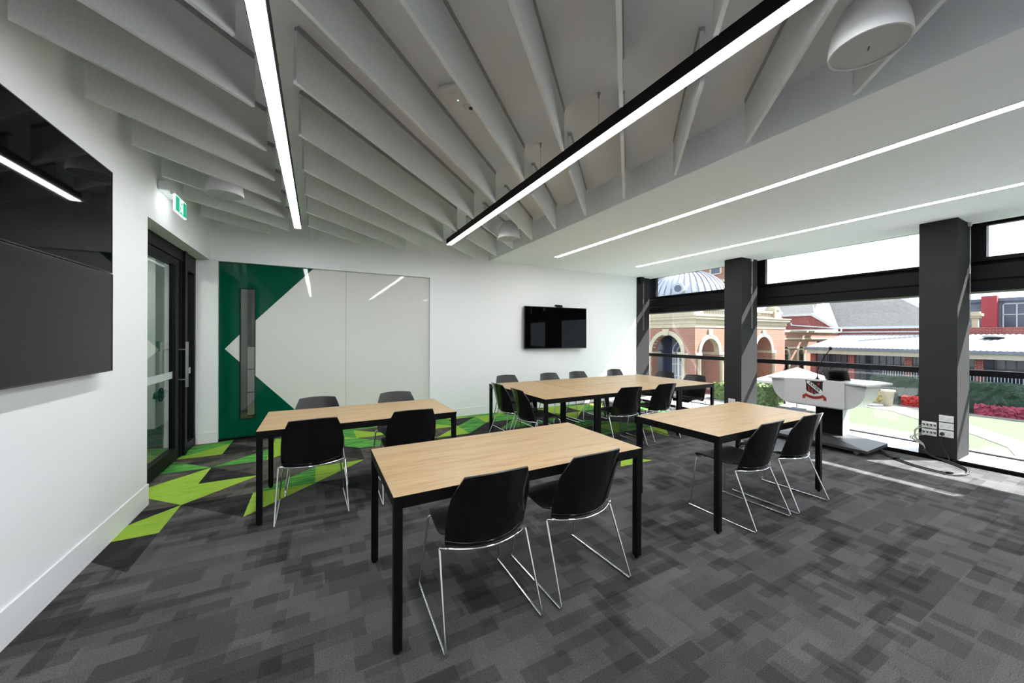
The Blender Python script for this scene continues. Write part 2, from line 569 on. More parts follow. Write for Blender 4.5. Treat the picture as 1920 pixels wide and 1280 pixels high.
# ------------------------------------------------------------------ back wall sliding glass panel
dr = empty('door_1', (0, 6.56, 0)); dr['kind'] = 'structure'
def dq(mb, name, m):
    mb.v = [(v[0], v[1] - 6.56, v[2]) for v in mb.v]
    return mb.build(name, m, dr)
p = MB()
p.box(-1.215, -.973, 6.56, 6.585, .03, 2.512)
p.box(-.80, -.0, 6.56, 6.585, .03, 2.512)
p.box(-.973, -.80, 6.56, 6.585, .03, .283)
p.box(-.973, -.80, 6.56, 6.585, 2.15, 2.512)
p.box(0, 1.735, 6.562, 6.585, .03, 2.512)
dq(p, 'green_panel', m_greenglass)
pr = lambda pts: MB().prism([(x, 6.5588, z) for x, z in pts], (0, .0015, 0))
q1 = [(-.069, 2.512), (.392, 2.512), (.392, .03), (-.008, .03), (-.80, .902), (-.80, 1.69)]
dq(pr(q1), 'white_panel', m_whiteglass)
dq(pr([(.395, 2.512), (1.735, 2.512), (1.735, .03), (.395, .03)]), 'white_panel', m_whiteglass)
dq(pr([(-1.148, 1.288), (-.973, 1.50), (-.973, 1.094)]), 'white_triangle', m_whiteglass)
f_ = MB()
f_.box(-.979, -.970, 6.553, 6.59, .277, 2.156); f_.box(-.803, -.794, 6.553, 6.59, .277, 2.156)
f_.box(-.97, -.803, 6.553, 6.59, .277, .286); f_.box(-.97, -.803, 6.553, 6.59, 2.147, 2.156)
dq(f_, 'vision_slot_frame', m_frame)
dq(MB().box(-.97, -.803, 6.57, 6.576, .286, 2.147), 'vision_slot_pane', m_doorglass)
dq(MB().box(-1.215, 1.735, 6.54, 6.60, 0, .028), 'threshold', m_frame)

# space behind the slot
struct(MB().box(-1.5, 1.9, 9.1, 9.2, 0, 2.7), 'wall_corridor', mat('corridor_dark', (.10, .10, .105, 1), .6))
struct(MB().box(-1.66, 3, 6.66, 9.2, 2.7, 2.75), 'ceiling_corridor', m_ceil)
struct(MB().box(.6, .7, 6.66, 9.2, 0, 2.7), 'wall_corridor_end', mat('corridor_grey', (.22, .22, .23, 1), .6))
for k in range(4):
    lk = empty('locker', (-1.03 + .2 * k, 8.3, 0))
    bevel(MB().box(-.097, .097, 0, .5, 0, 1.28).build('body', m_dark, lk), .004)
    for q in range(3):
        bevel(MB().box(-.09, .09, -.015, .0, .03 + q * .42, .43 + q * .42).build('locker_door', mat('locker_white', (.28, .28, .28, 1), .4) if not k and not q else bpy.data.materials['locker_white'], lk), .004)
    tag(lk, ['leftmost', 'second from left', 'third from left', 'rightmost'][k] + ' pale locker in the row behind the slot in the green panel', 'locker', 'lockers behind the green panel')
cl = MB().box(-.9, .3, 7.6, 7.68, 2.66, 2.70).build('added_fill_strip', mat('added_fill_strip', (.9, .9, .9, 1), .5, emit=(1, .98, .95, 1), estr=30))  # light added to brighten the space seen through the slot
tag(cl, 'added strip lighting the space behind the green panel', 'lamp')

# ------------------------------------------------------------------ glazed door on the left
d2 = empty('door_2', (-1.47, 5.45, 0)); d2['kind'] = 'structure'
def dd(mb, name, m):
    mb.v = [(v[0] + 1.47, v[1] - 5.45, v[2]) for v in mb.v]
    return mb.build(name, m, d2)
XD0, XD1 = -1.53, -1.45
dd(MB().box(XD0, XD1, 4.2, YB, 2.385, 2.516), 'head_frame', m_frame)
dd(MB().box(XD0 - .02, XD1 + .02, 5.975, 6.06, 0, 2.516), 'mullion', m_frame)
dd(MB().box(XD0, XD1, 6.44, YB, 0, 2.385).box(XD0, XD1, 6.06, 6.13, 0, 2.385).box(XD0, XD1, 6.13, 6.44, 2.30, 2.385).box(XD0, XD1, 6.13, 6.44, 0, .11), 'sidelight_frame', m_frame)
dd(MB().box(-1.495, -1.489, 6.13, 6.44, .11, 2.30), 'sidelight_pane', m_doorglass)
lf = MB()
lf.box(XD0 + .01, XD1 - .01, 5.74, 5.965, .01, 2.375)
lf.box(XD0 + .01, XD1 - .01, 4.45, 5.74, .01, .16)
lf.box(XD0 + .01, XD1 - .01, 4.45, 5.74, 2.295, 2.375)
lf.box(XD0 + .01, XD1 - .01, 4.35, 4.47, .01, 2.375)
lf.box(XD1 - .012, XD1, 5.885, 5.90, .01, 2.375)
dd(lf, 'door_leaf', m_frame)
dd(MB().box(-1.495, -1.489, 4.47, 5.74, .16, 2.295), 'door_pane', m_doorglass)
fr_m = mat('frosted_band', (.55, .62, .60, 1), .5)
dd(MB().box(-1.4885, -1.487, 4.47, 5.74, .975, 1.055).box(-1.4885, -1.487, 6.13, 6.44, .975, 1.055), 'manifestation_band', fr_m)
for sx, x in ((1, -1.375), (-1, -1.565)):
    h = MB()
    h.box(x - .011, x + .011, 5.80, 5.835, .86, 1.40)
    for z in (.95, 1.31):
        h.tube([(x, 5.817, z), (-1.455 if sx > 0 else -1.52, 5.817, z)], .008, 8)
    dd(h, 'pull_handle', m_steel)

m_cw = speckle('corridor_green_wall', (.44, .50, .44, 1), .6, .02, 30)
struct(MB().box(-3.3, -3.2, 3.2, 9.6, 0, 2.8), 'wall_hall', m_cw)
struct(MB().box(-3.3, -1.5, 9.5, 9.6, 0, 2.8), 'wall_hall_end', m_white)
struct(MB().box(-3.3, -1.5, 3.1, 3.2, 0, 2.8), 'wall_hall_near', m_white)
struct(MB().box(-3.3, -1.503, 3.1, 9.6, 2.7, 2.8), 'ceiling_hall', m_ceil)
struct(MB().box(-2.55, -2.25, 7.9, 8.6, 0, 2.7), 'wall_hall_pier', m_white)
hl = MB().box(-2.6, -2.42, 4.2, 7.4, 2.66, 2.70).build('hall_fill_strip', bpy.data.materials['added_fill_strip'])  # light added so the hall reads bright through the door glass
tag(hl, 'added strip lighting the hall behind the glazed door', 'lamp')
vw = empty('valve_wheel', (-2.17, 7.86, .54))
t_ = MB().tube([(0, .10 * math.cos(a * math.pi / 12), .10 * math.sin(a * math.pi / 12)) for a in range(24)], .011, 8, True)
for a in range(4):
    t_.tube([(0, 0, 0), (0, .10 * math.cos(a * math.pi / 2 + .5), .10 * math.sin(a * math.pi / 2 + .5))], .008, 6)
t_.build('handwheel', m_black, vw)
MB().tube([(.0, 0, 0), (-.08, 0, 0)], .02, 12).tube([(-.05, 0, 0), (-.05, .35, 0)], .045, 14).box(-.11, .0, .04, .22, -.07, -.03).build('valve_body', mat('valve_green', (.03, .09, .06, 1), .4), vw)
tag(vw, 'black spoked valve wheel seen low through the glazed door', 'valve wheel')
tag(MB().box(-2.25, -2.225, 7.93, 8.03, 1.22, 1.38).build('door_release_button', mat('release_green', (.02, .12, .07, 1), .4)), 'small green door release box behind the glass door', 'door release')

# ------------------------------------------------------------------ ceiling baffles
def baffle(c, xa, xb, label, grp):
    d = Vector((1, 1, 0)).normalized(); nrm = Vector((-1, 1, 0)).normalized()
    L = (xb - xa) * math.sqrt(2)
    xm = (xa + xb) / 2
    e = empty('ceiling_baffle', (xm, xm + c, ZH))
    e.rotation_euler = (0, 0, math.pi / 4)
    b = MB().box(-L / 2, L / 2, -.0115, .0115, -.325, -.032)
    for k, mi in enumerate(b.f):
        if k in (0, 4, 5): b.mi[k] = 1
    b.build('felt_panel', [m_felt, m_feltedge], e)
    MB().box(-L / 2 + .01, L / 2 - .01, -.017, .017, -.034, 0).build('top_rail', m_rail, e)
    tag(e, label, 'ceiling baffle', grp)
ORD = ['nearest', 'second', 'third', 'fourth', 'fifth', 'sixth', 'seventh', 'eighth', 'ninth', 'tenth', 'eleventh', 'twelfth', 'thirteenth']
def rows(xa, xb, ks, where, grp):
    n = 0
    for k in ks:
        c = .061 + .6237 * k
        a, b = xa, xb
        if b + c > 6.32: b = 6.32 - c
        if a + c < YF + .1: a = YF + .1 - c
        if b - a < .12: continue
        baffle(c, a, b, 'grey felt ceiling baffle %s, %s from the front' % (where, ORD[min(n, 12)]) if k > -99 else '', grp)
        n += 1
rows(-1.225, -.355, range(2, 12), 'between the left wall and left strip light', 'baffles left of the left strip light')
rows(-.117, 1.645, range(-1, 11), 'between the two hanging strip lights', 'baffles between the strip lights')
rows(1.885, 2.76, range(-5, 9), 'right of the black strip light', 'baffles by the dropped ceiling')

# ------------------------------------------------------------------ hanging linear lights
def pendant(xc, y1, label):
    e = empty('linear_pendant', (xc, 1.4, 2.885))
    y0, y1 = YF + .8 - 1.4, y1 - 1.4
    h = MB()
    h.box(-.041, .041, y0, y1, .003, .082)
    h.box(-.041, -.036, y0, y1, -.002, .003); h.box(.036, .041, y0, y1, -.002, .003)
    h.box(-.041, .041, y1 - .002, y1, -.002, .082)
    h.build('housing', m_black, e)
    MB().box(-.036, .036, y0, y1 - .002, -.005, .0025).build('diffuser', m_lamp, e)
    for yy in (2.05, 2.84, 4.55, 5.35, .45, -1.2):
        y = yy - 1.4
        wmb = MB().tube([(0, y, .08), (0, y, .345)], .0012, 5)
        wmb.lathe([(0, 0), (.007, 0), (.007, .025), (.003, .04), (0, .04)], (0, y, .082), 10)
        wmb.lathe([(0, 0), (.006, 0), (.008, .03), (.012, .03), (.012, .04), (0, .04)], (0, y, .305), 10)
        wmb.tube([(0, y, .33), (-.03, y + .005, .33), (-.055, y + .01, .318)], .001, 4)
        wmb.build('suspension_wire', m_steel, e)
    tag(e, label, 'pendant light', 'hanging linear lights')
pendant(1.76, 5.50, 'black-sided linear pendant light hanging over the right baffles')
pendant(-.235, 5.63, 'glowing linear pendant light nearest the wall screens')

def strip(xc, y1, label):
    e = empty('recessed_strip_light', (xc, 1.5, ZL))
    MB().box(-.038, .038, YF + .7 - 1.5, y1 - 1.5, -.003, .0).build('diffuser', m_lamp, e)
    MB().box(-.045, -.038, YF + .7 - 1.5, y1 - 1.5, -.004, .0).box(.038, .045, YF + .7 - 1.5, y1 - 1.5, -.004, .0).build('trim_profile', m_wpl, e)
    tag(e, label, 'strip light', 'strip lights in the dropped ceiling')
strip(3.80, 5.58, 'recessed strip light in the dropped ceiling, nearer the baffles')
strip(5.77, 5.52, 'recessed strip light in the dropped ceiling, nearer the windows')

# speakers
spk0 = empty('pendant_speaker', (2.24, .72, 2.822))
dome = [(.148, .0), (.149, .012), (.146, .05), (.137, .10), (.122, .15), (.100, .195), (.070, .23), (.035, .25), (.0, .256)]
MB().lathe(dome, seg=48).lathe([(.148, 0), (.141, -.002), (.139, .004)], seg=48).build('dome', m_spk, spk0)
gr = MB().lathe([(.139, .004), (0, .004)], seg=48)
gr.build('grille', m_grille, spk0)
MB().obox((.0, 0, .002), (.9, .43, 0), (-.43, .9, 0), (0, 0, 1), .014, .0025, .001).build('badge', m_dark, spk0)
MB().tube([(.05, 0, .245), (.03, 0, .40)], .002, 5).tube([(-.05, 0, .245), (-.03, 0, .40)], .002, 5).lathe([(.05, .38), (.05, .408), (0, .408)], seg=20).build('hanger', m_wpl, spk0)
tag(spk0, 'large white dome speaker hanging nearest the camera at top right', 'speaker', 'hanging dome speakers')
for (x, y), lb in (((2.30, 4.53), 'small white dome speaker hanging behind the black strip light'), ((-.785, 4.47), 'white dome speaker hanging near the exit sign')):
    c_ = copy_tree(spk0)
    c_.location = (x, y, 2.822)
    c_['label'] = lb

# access point and sensor
ap = empty('wireless_access_point', (.86, 2.53, ZH)); ap.rotation_euler = (0, 0, R(47))
bevel(MB().box(-.10, .10, -.10, .10, -.045, -.008).build('housing', m_wpl, ap), .018, 4)
MB().box(-.08, .08, -.08, .08, -.01, 0).build('mounting_plate', m_plate, ap)
bevel(MB().box(-.055, .055, -.055, .055, -.049, -.044).build('face_plate', m_plate, ap), .004)
MB().lathe([(0, -.0515), (.004, -.0515), (.004, -.048)], (.03, .0, 0), 10).build('indicator_light', mat('green_led', (.2, .9, .5, 1), .4, emit=(.5, 1, .7, 1), estr=5), ap)
tag(ap, 'white square access point with green light on the high ceiling', 'access point')
ds = empty('motion_sensor', (.99, 2.62, ZH))
MB().lathe([(.045, 0), (.045, -.02), (.03, -.035), (.0, -.04)], seg=20).build('sensor_dome', m_wpl, ds)
MB().lathe([(.014, -.034), (.014, -.044), (0, -.046)], (.01, -.01, 0), 12).build('lens', m_dark, ds)
tag(ds, 'small round sensor beside the access point', 'sensor')

# exit sign
es = empty('exit_sign', (-1.303, 4.76, 2.875))
bevel(MB().box(.0, .10, -.155, .155, -.045, .045).build('housing', m_wpl, es), .012, 3)
m_ew = mat('exit_diffuser', (.9, .95, .92, 1), .4, emit=(.9, 1, .95, 1), estr=2.2)
m_eg = mat('exit_green', (.0, .35, .2, 1), .4, emit=(.0, .42, .22, 1), estr=.75)
sg = MB().box(.115, .130, -.165, .165, -.225, -.07).build('sign_blade', m_ew, es)
MB().box(.09, .128, -.15, .15, -.075, -.035).build('blade_holder', m_wpl, es)
gp = MB().box(.130, .1315, -.158, .158, -.219, -.076).build('green_face', m_eg, sg)
fg = MB()
def fx(pts): fg.prism([(.1315, y, z - .1475) for y, z in pts], (.0008, 0, 0))
fx([(-.045, -.06), (-.045, .06), (-.04, .06), (-.04, -.06)])
fx([(-.045, .055), (-.045, .062), (.05, .062), (.05, .055)])
fx([(.043, .06), (.05, .06), (.05, -.06), (.043, -.06)])
fx([(-.012 + .012 * math.cos(a * .524), .038 + .012 * math.sin(a * .524)) for a in range(12)])
fx([(-.025, .022), (-.005, .022), (.012, -.012), (-.006, -.02)])
fx([(-.006, -.01), (.012, -.01), (.034, -.045), (.026, -.055), (.008, -.03)])
fx([(-.006, -.01), (-.014, -.035), (-.034, -.05), (-.030, -.058), (-.004, -.04), (.006, -.016)])
fx([(-.02, .022), (-.038, .004), (-.034, -.002), (-.014, .01)])
fx([(-.006, .022), (.012, .018), (.03, .006), (.027, -.001), (.008, .008)])
fg.build('running_figure', m_ew, sg)
tag(es, 'green and white running figure exit sign on the left wall over the door', 'exit sign')

# ------------------------------------------------------------------ screens
def screen(name, y0, y1, z0, z1, m, tilt, label):
    e = empty(name, (XL + .075, (y0 + y1) / 2, (z0 + z1) / 2))
    e.rotation_euler = (0, R(tilt), 0)
    hy, hz = (y1 - y0) / 2, (z1 - z0) / 2
    bevel(MB().box(-.03, -.004, -hy, hy, -hz, hz).build('back_case', m_bezel, e), .003)
    fr = MB()
    fr.box(-.006, .003, -hy, hy, hz - .007, hz); fr.box(-.006, .003, -hy, hy, -hz, -hz + .007)
    fr.box(-.006, .003, -hy, -hy + .007, -hz, hz); fr.box(-.006, .003, hy - .007, hy, -hz, hz)
    fr.build('bezel', m_bezel, e)
    MB().box(-.005, .0008, -hy + .007, hy - .007, -hz + .007, hz - .007).build('display_panel', m, e)
    MB().box(-.075 + .0, -.03, -.2, .2, -.15, .15).build('wall_bracket', m_black, e)
    tag(e, label, 'screen', 'stacked screens on the left wall')
    return e
screen('wall_screen', 2.37, 3.545, 1.898, 2.585, m_screen, 0, 'upper of two large black screens stacked on the left wall')
screen('wall_screen', 2.37, 3.552, 1.236, 1.893, m_screen2, 0, 'lower screen of the stacked pair on the left wall, greyed for reflected walls')
tv = empty('television', (4.36, 6.38, 1.657)); tv.rotation_euler = (0, 0, R(-2.5))
bevel(MB().box(-.745, .745, .004, .05, -.43, .43).build('back_case', m_bezel, tv), .006)
f_ = MB()
f_.box(-.757, .757, -.008, .006, .419, .431); f_.box(-.757, .757, -.008, .006, -.431, -.415)
f_.box(-.757, -.747, -.008, .006, -.431, .431); f_.box(.747, .757, -.008, .006, -.431, .431)
f_.build('bezel', m_bezel, tv)
MB().box(-.747, .747, -.005, .004, -.415, .419).build('display_panel', m_screen, tv)
MB().box(-.15, .15, .05, .108, -.15, .15).build('wall_bracket', m_black, tv)
tag(tv, 'black television mounted on the white back wall', 'television')
wc = empty('video_camera', (4.42, 6.37, 2.09))
bevel(MB().box(-.10, .02, -.03, .03, .012, .045).build('camera_body', m_black, wc), .006)
MB().tube([(.045, -.03, .024), (.045, .03, .024)], .02, 14).build('lens', m_bezel, wc)
MB().box(-.05, .08, -.02, .05, -.002, .012).build('clip', m_black, wc)
tag(wc, 'small black video camera on top of the television', 'camera')

# ------------------------------------------------------------------ tables
TT = .735
def table(name_x0, x1, y0, y1, label, grp, lengthwise='x'):
    x0 = name_x0
    cx, cy = (x0 + x1) / 2, (y0 + y1) / 2
    L, D = (x1 - x0), (y1 - y0)
    rz = 0
    if D > L:
        L, D = D, L
        rz = math.pi / 2
    e = empty('meeting_table', (cx, cy, 0), rz)
    hx, hy = L / 2, D / 2
    MB().box(-hx + .002, hx - .002, -hy + .002, hy - .002, TT - .018, TT).build('tabletop', m_wood, e)
    eb = MB()
    eb.box(-hx, hx, -hy, -hy + .002, TT - .018, TT - .0003); eb.box(-hx, hx, hy - .002, hy, TT - .018, TT - .0003)
    eb.box(-hx, -hx + .002, -hy, hy, TT - .018, TT - .0003); eb.box(hx - .002, hx, -hy, hy, TT - .018, TT - .0003)
    eb.build('edge_band', m_black, e)
    t = .040
    fz0, fz1 = TT - .018 - t, TT - .018
    fr = MB()
    fr.box(-hx + t, hx - t, -hy + .003, -hy + .003 + t, fz0, fz1); fr.box(-hx + t, hx - t, hy - .003 - t, hy - .003, fz0, fz1)
    fr.box(-hx + .003, -hx + .003 + t, -hy + t, hy - t, fz0, fz1); fr.box(hx - .003 - t, hx - .003, -hy + t, hy - t, fz0, fz1)
    fr.build('under_frame', m_black, e)
    for sx in (-1, 1):
        for sy in (-1, 1):
            ax, ay = sx * (hx - .003 - t / 2), sy * (hy - .003 - t / 2)
            lg = MB().box(ax - t / 2, ax + t / 2, ay - t / 2, ay + t / 2, .016, fz1).build('leg', m_black, e)
            MB().lathe([(0, 0), (.014, 0), (.014, .008), (.006, .009), (.006, .018)], (ax, ay, 0), 12).build('foot', m_black, lg)
    tag(e, label, 'table', grp)
    return e
table(.305, 1.90, 1.765, 2.60, 'long oak-topped table in the middle foreground with two black chairs in front', None)
table(-.42, 1.198, 3.485, 4.34, 'oak-topped table in front of the green and white glass panel', None)
table(2.62, 4.235, 1.69, 2.51, 'oak-topped table nearest the windows in front of the lectern', None)
gD = 'four tables pushed together at the back'
table(2.345, 3.155, 3.66, 5.29, 'end table of the back group, on the left side below the television', gD)
table(3.158, 4.735, 3.66, 4.474, 'front middle table of the back group with two chairs in front', gD)
table(3.158, 4.735, 4.477, 5.29, 'rear middle table of the back group, nearest the back wall', gD)
table(4.738, 5.55, 3.66, 5.29, 'end table of the back group, on the right beside the windows', gD)

# ------------------------------------------------------------------ chairs
def lerp(a, b, t): return a + (b - a) * t
def prof_at(P, t):
    n = len(P) - 1
    x = t * n
    i = min(int(x), n - 1)
    f = x - i
    def cr(p0, p1, p2, p3):
        return .5 * ((2 * p1) + (-p0 + p2) * f + (2 * p0 - 5 * p1 + 4 * p2 - p3) * f * f + (-p0 + 3 * p1 - 3 * p2 + p3) * f ** 3)
    g0 = P[max(i - 1, 0)]; g1 = P[i]; g2 = P[i + 1]; g3 = P[min(i + 2, n)]
    return tuple(cr(g0[k], g1[k], g2[k], g3[k]) for k in range(len(g1)))
def make_chair():
    e = empty('stacking_chair')
    # (y, z, half width, side curl)
    seatP = [(.262, .418, .165, .0), (.258, .440, .195, .0), (.225, .455, .212, .0), (.14, .452, .222, .006), (.04, .442, .226, .010), (-.05, .436, .226, .014), (-.12, .436, .222, .018), (-.168, .444, .208, .022)]
    grid = []
    nv, nu = 22, 14
    for i in range(nv + 1):
        y, z, hw, cu = prof_at(seatP, i / nv)
        rc = .07 * max(0, (.05 - y) / .22)
        grid.append([(hw * (2 * j / nu - 1), y + rc * abs(2 * j / nu - 1) ** 2, z + cu * abs(2 * j / nu - 1) ** 2.5) for j in range(nu + 1)])
    MB().shell(grid, -.010).build('seat', m_seat, e)
    backP = [(-.172, .416, .204, .074), (-.203, .442, .215, .085), (-.222, .50, .219, .085), (-.238, .56, .220, .080), (-.256, .64, .217, .072), (-.268, .69, .212, .064)]
    topP = [(-.268, .690, .212, .064), (-.288, .762, .190, .048), (-.306, .822, .169, .032)]
    grid = []
    for i in range(17):
        grid.append(prof_at(backP, i / 16))
    for i in range(1, 7):
        t = i / 6
        a, b_, c_ = topP
        grid.append(tuple(lerp(a[k], b_[k], t * 2) if t < .5 else lerp(b_[k], c_[k], t * 2 - 1) for k in range(4)))
    G = []
    for q, (y, z, hw, cu) in enumerate(grid):
        top = max(0, (z - .69) / .132)
        G.append([(hw * (2 * j / nu - 1), y + cu * (abs(2 * j / nu - 1) ** 2), z - .010 * top * abs(2 * j / nu - 1) ** 2) for j in range(nu + 1)])
    MB().shell(G, .010, 1, 0).build('backrest', [m_plastic, m_seat], e)
    r = .0070
    for s in (-1, 1):
        pts = [(s * .205, -.155, .424), (s * .243, -.112, .420), (s * .259, -.291, .0072), (s * .256, .294, .0072), (s * .258, .262, .052), (s * .212, .238, .420), (s * .17, .20, .434)]
        MB().tube(fillet(pts, .018, 4), r, 8).build('sled_leg', m_chrome, e)
    MB().tube([(.243 * u / 8, -.215 + .088 * (abs(u) / 8) ** 2, .421 - .004 * (1 - abs(u) / 8)) for u in range(-8, 9)], r, 8).build('rear_crossbar', m_chrome, e)
    MB().tube([(-.18, .19, .434), (.18, .19, .434)], r, 8).build('front_crossbar', m_chrome, e)
    MB().box(-.05, .05, -.09, .12, .405, .432).build('seat_mount', m_black, e)
    return e
ch0 = make_chair()
first = [True]
def chair(x, y, rz, label, grp):
    c_ = ch0 if first[0] else copy_tree(ch0)
    first[0] = False
    c_.location = (x, y, 0)
    c_.rotation_euler = (0, 0, R(rz))
    tag(c_, label, 'chair', grp)
gB, gA, gC, gE = 'chairs at the foreground table', 'chairs at the table by the green panel', 'chairs at the table by the lectern', 'chairs around the back tables'
chair(.782, 1.925, -1.2, 'left glossy black chair of the two in front of the foreground table', gB)
chair(1.405, 1.920, 1.2, 'right glossy black chair of the two in front of the foreground table', gB)
chair(-.035, 3.660, 1, 'black chair facing the green panel, left of the two on the table near side', gA)
chair(.762, 3.650, -1, 'black chair facing the white glass panel, right of the two on the near side', gA)
chair(.0, 4.26, 180, 'black chair behind the left table, below the green and white panel edge', gA)
chair(.81, 4.25, 181, 'black chair behind the left table, in front of the white glass panel', gA)
chair(3.135, 1.855, 1.5, 'black chair at the window-side table, left of its pair', gC)
chair(3.765, 1.845, 0, 'black chair at the window-side table, right of its pair near the lectern', gC)
chair(3.66, 3.83, -6, 'black chair with its back to the camera at the back tables, left of that pair', gE)
chair(4.36, 3.85, -2, 'black chair with its back to the camera at the back tables, right of that pair', gE)
chair(2.475, 4.70, -88, 'black chair side-on at the left end of the back tables, further one', gE)
chair(2.475, 4.10, -92, 'black chair side-on at the left end of the back tables, nearer one', gE)
chair(2.80, 5.33, 180, 'black chair behind the back tables, furthest left below the television', gE)
chair(3.65, 5.31, 181, 'black chair behind the back tables, under the left half of the television', gE)
chair(4.28, 5.31, 179, 'black chair behind the back tables, under the right half of the television', gE)
chair(5.225, 5.33, 180, 'black chair behind the back tables, beside the sunlit wall corner', gE)
chair(5.46, 4.73, 96, 'black chair at the window end of the back tables, further one', gE)
chair(5.45, 4.08, 98, 'black chair at the window end of the back tables, nearer one', gE)

# ------------------------------------------------------------------ lectern
m_lw = mat('lectern_white', (.58, .58, .575, 1), .3)
m_al = mat('lectern_aluminium', (.50, .51, .54, 1), .35, .6)
le = empty('lectern', (6.25, 2.5, 0))
def lp(mb, name, m, par=le, ox=6.25, oy=2.5):
    mb.v = [(v[0] - ox, v[1] - oy, v[2]) for v in mb.v]
    return mb.build(name, m, par)
# base platform: wedge on castors
b = MB().prism([(5.86, 1.885, .065), (5.86, 3.08, .065), (5.86, 3.08, .085), (5.86, 1.885, .085)], (.001, 0, 0))
b = MB()
b.add([(5.86, 1.885, .055), (6.50, 1.885, .055), (6.50, 3.08, .055), (5.86, 3.08, .055), (5.86, 1.885, .088), (6.50, 1.885, .100), (6.50, 3.08, .100), (5.86, 3.08, .088), (6.10, 2.30, .125), (6.50, 2.30, .125), (6.50, 2.66, .125), (6.10, 2.66, .125)],
      [(0, 3, 2, 1), (0, 1, 5, 4), (2, 3, 7, 6), (3, 0, 4, 7), (4, 5, 9, 8), (6, 7, 11, 10), (7, 4, 8, 11), (8, 9, 10, 11), (1, 2, 6, 10, 9, 5)])
lp(b, 'base_platform', speckle('lectern_base', (.030, .030, .032, 1), .42, .1, 60))
for (x, y) in ((5.96, 2.02), (6.42, 2.02), (5.96, 2.95), (6.42, 2.95)):
    c_ = MB().tube([(x - .016, y, .028), (x + .016, y, .028)], .028, 14).box(x - .02, x + .02, y - .02, y + .02, .04, .058)
    lp(c_, 'castor', m_steel)
lp(MB().box(6.30, 6.318, 2.29, 2.60, .12, .56), 'column_front', m_black)
lp(MB().box(6.318, 6.54, 2.295, 2.595, .12, .56), 'column_body', m_al)
# trough shaped body
prof = [(1.96, .862)]
for k in range(9):
    a = k / 8 * math.pi / 2
    prof.append((2.24 - .27 * math.cos(a), .80 - .285 * math.sin(a)))
for k in range(8, -1, -1):
    a = k / 8 * math.pi / 2
    prof.append((2.80 + .27 * math.cos(a), .80 - .285 * math.sin(a)))
prof.append((3.08, .862))
lp(MB().prism([(6.075, y, z) for y, z in prof], (.44, 0, 0), smooth=True), 'body', m_lw)
lp(MB().prism([(6.045, 2.178, .532), (6.045, 2.888, .532), (6.045, 2.888, .878), (6.045, 2.70, .890), (6.045, 2.45, .894), (6.045, 2.30, .890), (6.045, 2.178, .880)], (.022, 0, 0)), 'front_panel', m_lw)
tp_ = fillet([(5.985, 1.93, 0), (6.55, 1.845, 0), (6.68, 1.98, 0), (6.70, 3.06, 0), (6.60, 3.17, 0), (6.0, 3.10, 0), (6.055, 2.90, 0), (6.069, 2.89, 0), (6.069, 2.17, 0), (6.055, 2.16, 0)], .035, 4, True)
bevel(lp(MB().prism([(p.x, p.y, .862) for p in tp_], (0, 0, .018)), 'top_surface', m_lw), .003)
# crest on the front panel (faces -X); local u = to the viewer's right = -Y
m_cr_r = mat('crest_red', (.33, .028, .018, 1), .4)
m_cr_k = mat('crest_black', (.008, .008, .008, 1), .4)
m_cr_w = mat('crest_white', (.72, .72, .70, 1), .4)
cu, cz = 2.512, .790       # crest centre
def cp(pts, x, th=.0012): return MB().prism([(x, cu - u, cz + z) for u, z in pts], (-th, 0, 0))
shield = [(-.108, .088), (-.06, .081), (0, .079), (.06, .081), (.108, .088), (.098, .06), (.097, -.045), (.085, -.072), (.05, -.088), (.02, -.094), (0, -.110), (-.02, -.094), (-.05, -.088), (-.085, -.072), (-.097, -.045), (-.098, .06)]
cr_ = lp(cp(shield, 6.045), 'crest_shield', m_cr_k)
def cpart(pts, x, m, name, par=cr_, th=.0006):
    mb = cp(pts, x, th)
    mb.v = [(v[0] - 6.25, v[1] - 2.5, v[2]) for v in mb.v]
    return mb.build(name, m, par)
st = MB()
for (u_a, u_b, zt_a, zt_b, zb) in ((-.074, -.052, .012, -.010, -.076), (-.036, -.014, -.026, -.048, -.088), (.004, .024, -.060, -.074, -.092)):
    cpart([(u_a, zt_a), (u_b, zt_b), (u_b, zb), (u_a, zb)], 6.0438, m_cr_r, 'red_stripe')
t_ = cp([(.052 + .017 * math.cos(a * .628), .044 + .017 * math.sin(a * .628)) for a in range(10)], 6.0438, .0006)
st.add(t_.v, t_.f)
st.v = [(v[0] - 6.25, v[1] - 2.5, v[2]) for v in st.v]
st.build('red_roundel', m_cr_r, cr_)
bd = [(-.090, .076), (-.050, .074), (.088, -.040), (.092, -.064), (.076, -.080), (.056, -.078), (-.088, .046)]
cpart(bd, 6.0438, m_cr_w, 'white_band')
rb = []
for k in range(13):
    t = k / 12 * 2 - 1
    rb.append((.098 * t, -.130 + .026 * t * t))
for k in range(12, -1, -1):
    t = k / 12 * 2 - 1
    rb.append((.104 * t, -.170 + .028 * t * t))
rbo = lp(cp(rb, 6.045), 'crest_ribbon', m_cr_r)
for s in (-1, 1):
    t_ = cp([(s * .092, -.096), (s * .114, -.112), (s * .142, -.134), (s * .140, -.186), (s * .124, -.172), (s * .108, -.182), (s * .106, -.148), (s * .090, -.146)], 6.045, .0016)
    t_.v = [(v[0] - 6.25, v[1] - 2.5, v[2]) for v in t_.v]
    t_.build('ribbon_end', m_cr_r, rbo)
